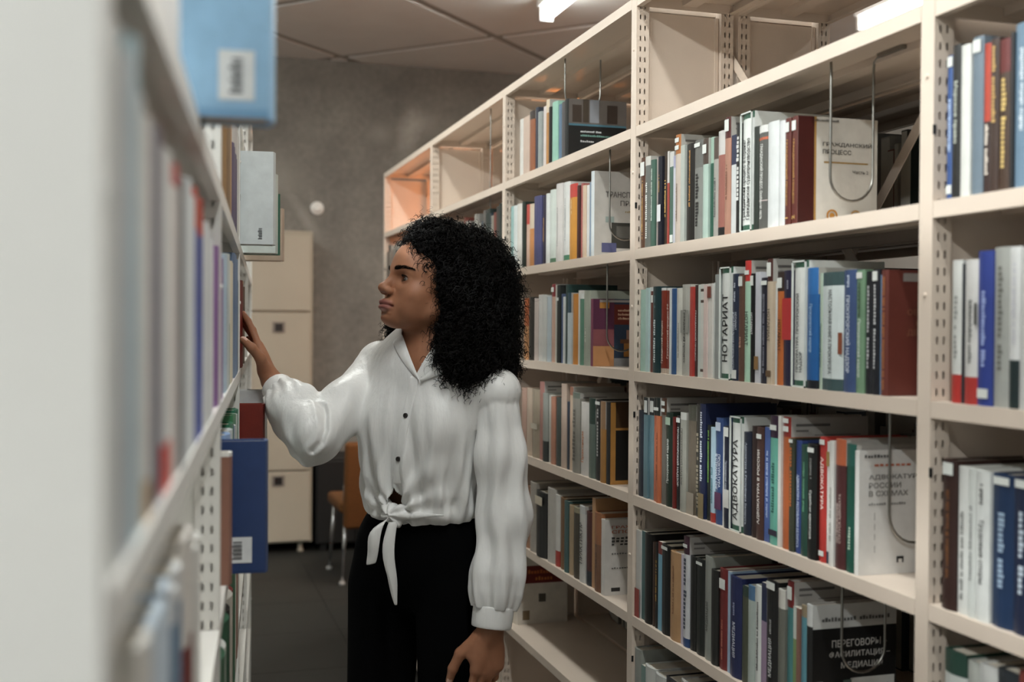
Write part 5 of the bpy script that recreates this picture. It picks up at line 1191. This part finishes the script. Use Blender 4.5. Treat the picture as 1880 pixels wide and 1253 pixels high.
# sleeves: a loose upper arm and a fuller forearm gathered into the cuff
SLR = Field(); mR = sR+(eR-sR)*.55
SLR.cone(sR-UP*.004, mR-UP*.010, .050, .054, k=.03); SLR.cone(mR-UP*.010, eR-UP*.004, .054, .056, k=.03)
SLR.cone(eR-UP*.02, Wc(560, 846, 2.375), .035, .010, k=.03)
ELB = np.array([Wc(x, y, 2.335) for x, y in ((566, 724), (582, 742), (592, 765), (596, 790), (590, 812), (574, 828))])
SLF = Field(); SLF.cone(eR-UP*.004, eR+(wR-eR)*.42, .058, .058, k=.03); SLF.cone(eR+(wR-eR)*.42, eR+(wR-eR)*.78, .058, .038, k=.02)
SLL = Field(); mL = sL+(eL-sL)*.5; qL = eL+(wL-eL)*.5
SLL.cone(sL, mL, .046, .050, k=.03); SLL.cone(mL, eL, .050, .050, k=.03); SLL.cone(eL, qL, .050, .053, k=.03); SLL.cone(qL, wL+(eL-wL)*.34, .053, .051, k=.02); SLL.cone(wL+(eL-wL)*.34, wL+(eL-wL)*.20, .051, .040, k=.01)
def sect(P, a, b):
    d = b-a; L2 = d @ d; t = ((P-a) @ d)/L2; q = P-a-np.outer(t, d); return t, q
def around(P, a, b, ref):
    t, q = sect(P, a, b); d = unit(b-a); e1 = unit(np.cross(d, ref)); e2 = np.cross(d, e1); return t, np.arctan2(q @ e2, q @ e1)
knot_p = Wc(722, 944, 2.385)
def shirt_raw(P):
    P = P.astype(np.float64); L_ = (P-chest) @ TR.T
    ang = np.arctan2(L_[:, 1], L_[:, 0])                 # around the torso, 90 degrees = straight ahead
    low = np.clip((chest[2]+.0-P[:, 2])/.16, 0, 1); mid = np.clip((chest[2]+.09-P[:, 2])/.12, 0, 1)
    d = SF(P.astype(np.float32)).astype(np.float64)
    fold = (.0064*np.sin(ang*13+1.4*np.sin(P[:, 2]*17)+.6)+.0034*np.sin(ang*29+2*np.sin(P[:, 2]*13+1)))*low*(1-.6*np.clip((waist[2]-.0-P[:, 2])/.05, 0, 1))+.0016*np.sin(ang*22+P[:, 2]*20)*mid
    # folds that fan out of the knot
    kd = P-knot_p; rr = np.linalg.norm(kd, axis=1); ka = np.arctan2(kd[:, 2], kd @ tr); fan = .0055*np.sin(ka*13+1.0*np.sin(rr*25))*np.clip(1-rr/.19, 0, 1)*np.clip(rr/.03, 0, 1)
    d = d+fold+fan
    # gather at the hem toward the knot
    dR = SLR(P.astype(np.float32)).astype(np.float64); dF = SLF(P.astype(np.float32)).astype(np.float64)
    hh_ = np.clip(.5+.5*(dR-dF)/.007, 0, 1); dR = dR*(1-hh_)+dF*hh_-.007*hh_*(1-hh_); t1, a1 = around(P, sR, eR, UP); t2, a2 = around(P, eR, wR, UP)
    g2 = np.clip((t2-.25)/.5, 0, 1)
    r1_ = np.clip((np.linalg.norm(sect(P, sR, eR)[1], axis=1)-.012)/.025, 0, 1); r2_ = np.clip((np.linalg.norm(sect(P, eR, wR)[1], axis=1)-.012)/.025, 0, 1)
    dR = dR+r1_*.0026*np.sin(a1*5+t1*7)*np.clip(t1*2, 0, 1)*(1-np.clip(t2*3, 0, 1))+r2_*((.0028*np.sin(a2*13+2*np.sin(t2*6))*g2)+.0030*np.sin(a2*4+t2*6+1)*np.clip(t2*4, 0, 1))
    # the deep crease where the elbow folds
    front = P[:, 1] < eR[1]+.005; A2 = P[:, [0, 2]]; dm = np.full(len(P), 9.0); sd = np.zeros(len(P))
    for i_ in range(len(ELB)-1):
        a_ = ELB[i_][[0, 2]]; b_ = ELB[i_+1][[0, 2]]; t_ = np.clip(((A2-a_) @ (b_-a_))/((b_-a_) @ (b_-a_)), 0, 1); w_ = A2-a_-t_[:, None]*(b_-a_); dd_ = np.linalg.norm(w_, axis=1); cr_ = (b_-a_)[0]*w_[:, 1]-(b_-a_)[1]*w_[:, 0]; sd = np.where(dd_ < dm, np.sign(cr_)*dd_, sd); dm = np.minimum(dm, dd_)
    dR = dR+np.where(front, .0075*np.exp(-(dm/.0062)**2)-.0045*np.exp(-((np.abs(sd)-.012)/.008)**2)*np.exp(-(dm/.022)**4), 0)
    
    dL = SLL(P.astype(np.float32)).astype(np.float64); t3, a3 = around(P, sL, eL, np.array([0, 1.0, 0])); t4, a4 = around(P, eL, wL, np.array([0, 1.0, 0]))
    g4 = np.clip((t4-.45)/.4, 0, 1)
    dL = dL+.0050*np.sin(a3*6+1.2*np.sin(t3*5)+.8)*np.clip(t3*2.2, 0, 1)*(1-np.clip(t4*2, 0, 1))+.0048*np.sin(a4*6+3*t4+1)*np.clip(t4*3, 0, 1)+.0026*np.sin(a4*15+np.sin(t4*9)*1.5)*g4+.0012*np.sin(a3*19)*np.clip(1-t3*4, 0, 1)
    for e, k in ((dR, .018), (dL, .006)):
        seam = .0018*np.exp(-((d-e)/.0045)**2); h = np.clip(.5+.5*(d-e)/k, 0, 1); d = d*(1-h)+e*h-k*h*(1-h)+seam*(1 if e is dL else .6)
    return d
vb = Wc(770, 694, 2.395); xv = float((vb-nk) @ tr)                               # foot of the neck opening
def shirt_cut(P):
    """positive where cloth is kept"""
    P = P.astype(np.float64); L_ = (P-nk) @ TR.T
    hole = np.linalg.norm(((P-(nk+UP*.03+tf*.004)) @ TR.T)*np.array([1, 1, .35]), axis=1)-.064
    vz = P[:, 2]-vb[2]; half = np.clip(vz, 0, None)*.55
    vcut = np.maximum(np.abs(L_[:, 0]-xv*(1-np.clip(vz/.07, 0, 1)))-half, np.maximum(-vz, -L_[:, 1]))
    c = np.minimum(hole, vcut)
    hz = P[:, 2]-(hemz+.006*np.sin(np.clip(L_[:, 0]*6, -1.5, 1.5))-.012*np.clip(((P-waist) @ tf)/.1, -1, 1))
    inarm = SLL(P.astype(np.float32)) < .0115
    c = np.where(inarm, c, np.minimum(c, hz))
    for w_, e_, c_ in ((wR, eR, .745), (wL, eL, .80)):
        t, _ = sect(P, e_, w_); nearw = np.linalg.norm(P-w_, axis=1) < .13; c = np.where(nearw, np.minimum(c, (c_-t)*np.linalg.norm(w_-e_)), c)
    oz = (waist[2]+.035-P[:, 2]); op = np.maximum(np.maximum(np.abs(L_[:, 0]-.030)-np.clip(oz, 0, None)*.5, oz-.042), np.maximum(-oz, -L_[:, 1]))
    return np.minimum(c, op)
def open_surface(v, f, cut):
    c = cut(v); keep = (c[f] > 0).any(1); f = f[keep]; used = np.unique(f); bad = used[c[used] < 0]
    for _ in range(2):
        p = v[bad]; c0 = cut(p); e = .0006; g = np.stack([(cut(p+e*a)-c0)/e for a in np.eye(3)], 1); st = g*(c0/np.maximum((g*g).sum(1), .2))[:, None]
        ln = np.linalg.norm(st, axis=1)[:, None]; st *= np.minimum(1, .006/np.maximum(ln, 1e-9)); v[bad] = p-st
    m = np.full(len(v), -1); m[used] = np.arange(len(used)); return v[used], m[f]
lo, hi = box_of([sR, sL, eR, wR, wL, eL, waist-UP*.08, chest+tf*.1, nk], .075)
sv, sf = polygonise(shirt_raw, lo, hi, .0032)
sv, sf = open_surface(sv, sf, shirt_cut)
def cloth_material():
    m = mat('white_satin_cloth', (226, 225, 222), rough=.42, noise=.02, nscale=14, sheen=.25, spec=.45)
    b = m.node_tree.nodes['Principled BSDF']; b.inputs['Sheen Roughness'].default_value = .4
    N = m.node_tree.nodes; L = m.node_tree.links
    tc = N.new('ShaderNodeTexCoord'); mp = N.new('ShaderNodeMapping'); mp.inputs['Scale'].default_value = (34, 34, 7); L.new(tc.outputs['Object'], mp.inputs[0])
    n = N.new('ShaderNodeTexNoise'); n.inputs['Scale'].default_value = 1.0; n.inputs['Detail'].default_value = 4; L.new(mp.outputs[0], n.inputs['Vector'])
    bp = N.new('ShaderNodeBump'); bp.inputs['Strength'].default_value = .85; bp.inputs['Distance'].default_value = .006; L.new(n.outputs['Fac'], bp.inputs['Height']); L.new(bp.outputs[0], b.inputs['Normal'])
    return m
M_SATIN = cloth_material()
blouse = link('blouse', np_mesh('blouse', [(sv, sf)]), M_SATIN, person)
sd_ = blouse.modifiers.new('thick', 'SOLIDIFY'); sd_.thickness = .0018; sd_.offset = -1
# helper: a strip of cloth along a path with a width direction, given a little thickness
def ribbon(mb, pts, wd, wid, th=.0016, curl=0.0, n=6, nd=None):
    pts = [np.array(p, float) for p in pts]; K = len(pts); top = []
    for k, p in enumerate(pts):
        w_ = wid[k] if hasattr(wid, '__len__') else wid; d = unit(wd[k] if isinstance(wd, list) else wd)
        tg = unit(pts[min(k+1, K-1)]-pts[max(k-1, 0)]); nn = unit(np.cross(tg, d)); c_ = curl[k] if hasattr(curl, '__len__') else curl
        row = []
        for j in range(n+1):
            x = j/n-.5; row.append((p+d*w_*x+nn*c_*(4*x*x-1)*-1, nn))
        top.append(row)
    for sgn in (1, -1):
        for k in range(K-1):
            for j in range(n):
                q = [top[k][j], top[k][j+1], top[k+1][j+1], top[k+1][j]]; P = [a+b*sgn*th/2 for a, b in q]
                mb.face(P if sgn > 0 else P[::-1])
    for k in range(K-1):
        for j in (0, n):
            a, b = top[k][j], top[k+1][j]; P = [a[0]+a[1]*th/2, b[0]+b[1]*th/2, b[0]-b[1]*th/2, a[0]-a[1]*th/2]; mb.face(P if j == 0 else P[::-1])
    for k in (0, K-1):
        for j in range(n):
            a, b = top[k][j], top[k][j+1]; P = [a[0]+a[1]*th/2, a[0]-a[1]*th/2, b[0]-b[1]*th/2, b[0]+b[1]*th/2]; mb.face(P if k == 0 else P[::-1])
def welded(mb, name, m, parent, sub=1):
    o = person_mb(mb, name, m, parent)
    import bmesh
    bm = bmesh.new(); bm.from_mesh(o.data); bmesh.ops.remove_doubles(bm, verts=bm.verts, dist=.0002); bmesh.ops.recalc_face_normals(bm, faces=bm.faces); bm.to_mesh(o.data); bm.free()
    o.data.polygons.foreach_set('use_smooth', [True]*len(o.data.polygons))
    if sub: s_ = o.modifiers.new('smooth', 'SUBSURF'); s_.levels = sub; s_.render_levels = sub
    return o
# cuffs
def cuff(w_, e_, r0, r1, a, b, name='cuff', squash=(1, 1), ref=UP):
    mb = MB(); d = unit(e_-w_); e1 = unit(np.cross(d, ref)); e2 = np.cross(d, e1); n = 36
    prof = [(a, r0-.004), (a, r0), (a+.002, r0+.001), ((a+b)/2, (r0+r1)/2+.0015), (b-.002, r1+.001), (b, r1), (b, r1-.004)]
    ring = [[w_+d*x+(e1*math.cos(6.2832*j/n)*squash[0]+e2*math.sin(6.2832*j/n)*squash[1])*(r+.0007*math.sin(j*2.6+x*80)) for j in range(n)] for x, r in prof]
    for k in range(len(prof)-1):
        for j in range(n): mb.face([ring[k][j], ring[k][(j+1) % n], ring[k+1][(j+1) % n], ring[k+1][j]])
    return welded(mb, name, M_SATIN, person)
cuff(wR, eR, .0345, .0375, .026, .064); cuff(wL, eL, .0430, .0445, .008, .053, squash=(.95, 1.0), ref=np.array([0, 1.0, 0]))
# placket down the front, buttons, collar
def on_shirt(x, z):                                       # a point on the blouse front at lateral x (her right +) and height z
    p = chest+tr*x; p[2] = z; a, b = .0, .24
    T_ = np.linspace(.02, .24, 90); P = p+np.outer(T_, tf); d = shirt_raw(P.astype(np.float32)); k = np.where(d < 0)[0]
    return p+tf*(T_[k[-1]] if len(k) else .1)
pz = np.linspace(vb[2]+.004, waist[2]+.040, 26); path = [on_shirt(float((vb-chest) @ tr)+.034*((vb[2]-z)/(vb[2]-waist[2])), z) for z in pz]
sm_ = np.array(path); 
for _ in range(3): sm_[1:-1] = (sm_[:-2]+2*sm_[1:-1]+sm_[2:])/4
mb = MB(); ribbon(mb, [p+tf*.0026 for p in sm_], tr, .022, th=.003, n=4); welded(mb, 'placket', M_SATIN, person)
M_BTN = mat('dark_button', (46, 42, 40), rough=.3)
for k in (9, 19):
    p = sm_[k]+tf*.005; mb = MB(); R4 = Matrix((tr.tolist()+[0], UP.tolist()+[0], (-tf).tolist()+[0], [0, 0, 0, 1])).to_3x3().transposed().to_4x4()
    Mb = Matrix.Translation(p) @ Matrix(((tr[0], UP[0], tf[0], 0), (tr[1], UP[1], tf[1], 0), (tr[2], UP[2], tf[2], 0), (0, 0, 0, 1)))
    mb.lathe([(0, .0006), (.0030, .0006), (.0042, .0022), (.0052, .0018), (.0054, -.001)], 20, M=Mb); welded(mb, 'button', M_BTN, person, 0)
def surf(x, y, lift=.004):                                # where the line of sight meets the blouse or the skin
    T_ = np.linspace(2.22, 2.75, 400); P = np.array([Wc(x, y, t) for t in (2.22, 2.75)]); P = P[0]+np.outer((T_-2.22)/.53, P[1]-P[0])
    d = np.minimum(shirt_raw(P.astype(np.float32)), skin_head(P.astype(np.float32))); k = np.where(d < .0005)[0]
    i = k[0] if len(k) else 200; p = P[i]; return p-unit(P[-1]-P[0])*lift
def collar(A, Bp, lift):
    mb = MB(); K = 6; rows = []
    for (a, b) in zip(A, Bp):
        rows.append([surf(a[0]*(1-s)+b[0]*s, a[1]*(1-s)+b[1]*s, lift+.003*math.sin(s*3.14)-.002*s) for s in np.linspace(0, 1, K)])
    R_ = np.array(rows)
    for _ in range(4): R_[1:-1] = (R_[:-2]+2*R_[1:-1]+R_[2:])/4
    for k in range(len(R_)-1):
        for j in range(K-1): mb.face([R_[k][j], R_[k+1][j], R_[k+1][j+1], R_[k][j+1]])
    o = welded(mb, 'collar', M_SATIN, person, 1); s_ = o.modifiers.new('thick', 'SOLIDIFY'); s_.thickness = .0022; return o
collar([(738, 612), (742, 626), (747, 642), (753, 658), (760, 674), (767, 690), (770, 697)], [(720, 628), (722, 640), (728, 652), (736, 664), (747, 677), (760, 690), (768, 699)], .007)
collar([(770, 697), (776, 689), (785, 682), (796, 675), (808, 668), (822, 661)], [(773, 702), (781, 699), (792, 695), (804, 690), (818, 684), (834, 678)], .007)
# the knot at the waist with its two hanging tails
KN = Field(); KN.ell(knot_p, (.020, .016, .018), TR); KN.cone(knot_p+tr*.012+UP*.012, knot_p-tr*.012-UP*.014, .011, .013, k=.006); KN.cone(knot_p+tr*.018-UP*.002, knot_p-tr*.016+UP*.010, .010, .012, k=.004)
KN.cone(knot_p+tf*.004, knot_p-tr*.115+UP*.004-tf*.014, .012, .004, k=.012); KN.cone(knot_p, knot_p+tr*.045+UP*.032-tf*.016, .012, .010, k=.012)
def knot_f(P):
    d = KN(P); L_ = (P-knot_p) @ TR.T; return d+.0022*np.sin(np.arctan2(L_[:, 2], L_[:, 0])*7+L_[:, 1]*90)
kv, kf = polygonise(knot_f, knot_p-.115, knot_p+.115, .0025); link('knot', np_mesh('knot', [(kv, kf)]), M_SATIN, person)
Dp = 2.365
t1 = [Wc(x, y, Dp) for x, y in ((716, 950), (706, 958), (694, 968), (687, 985), (686, 1005), (684, 1022), (681, 1037))]
mb = MB(); ribbon(mb, t1, [unit(v_) for v_ in ([.6, .2, .8], [.7, 0, .7], [.9, -.3, .4], [1, -.5, .1], [.9, -.6, 0], [1, -.3, .1], [1, 0, .2])], [.018, .022, .026, .032, .030, .024, .022], th=.0022, curl=[.006, .010, .014, .015, .012, .008, .004]); welded(mb, 'tail', M_SATIN, person)
t2 = [Wc(x, y, Dp-.004) for x, y in ((722, 958), (718, 975), (715, 1000), (716, 1025), (719, 1050), (722, 1075), (724, 1095), (727, 1112))]
mb = MB(); ribbon(mb, t2, [unit(v_) for v_ in ([1, -.2, .06], [.9, -.5, .06], [.8, -.7, .06], [.75, -.8, .05], [.85, -.5, .0], [1, 0, 0], [1, .2, 0], [1, .2, 0])], [.020, .026, .032, .030, .026, .019, .012, .006], th=.0022, curl=[.006, .013, .018, .017, .014, .010, .005, .002]); welded(mb, 'tail', M_SATIN, person)
# ---- trousers and shoes
TF = Field()
TF.ell(waist-UP*.055, (.122, .092, .06), TR); TF.ell(pel+UP*.03, (.142, .104, .085), TR, k=.05); TF.ell(pel-UP*.030-tf*.012, (.163, .112, .095), TR, k=.05)
for a, b, c in ((hipR, knR, footR), (hipL, knL, footL)):
    TF.cone(a-UP*.02, b, .084, .070, k=.022); TF.cone(b, c-UP*.02, .070, .080, k=.02)
def trousers(P):
    d = TF(P); d = d+.0025*np.sin(np.arctan2(P[:, 1]-pel[1], P[:, 0]-pel[0])*9+P[:, 2]*6)*np.clip((pel[2]-P[:, 2])*2, 0, 1)
    d = np.maximum(d, P[:, 2]-(waist[2]-.010)); return np.maximum(d, .032-P[:, 2])
lo, hi = box_of([hipR, hipL, footR, footL, waist], .15); lo[2] = .0
tv, tfc = polygonise(trousers, lo, hi, .006)
M_TROUS = mat('black_wool_cloth', (7, 7, 8), rough=1.0, noise=.1, nscale=200, spec=.05)
link('trousers', np_mesh('trousers', [(tv, tfc)]), M_TROUS, person)
M_SHOE = mat('black_leather', (20, 19, 19), rough=.35)
for ftp in (footR, footL):
    S_ = Field(); b0 = np.array([ftp[0], ftp[1], .0]); S_.cone(b0-tf*.05+UP*.04, b0+tf*.06+UP*.032, .038, .034); S_.ell(b0+tf*.12+UP*.022, (.036, .07, .024), TR, k=.03)
    v_, f_ = polygonise(lambda P: np.maximum(S_(P), .001-P[:, 2]), b0-np.array([.22, .22, .02]), b0+np.array([.22, .22, .12]), .005); link('shoe', np_mesh('shoe', [(v_, f_)]), M_SHOE, person)
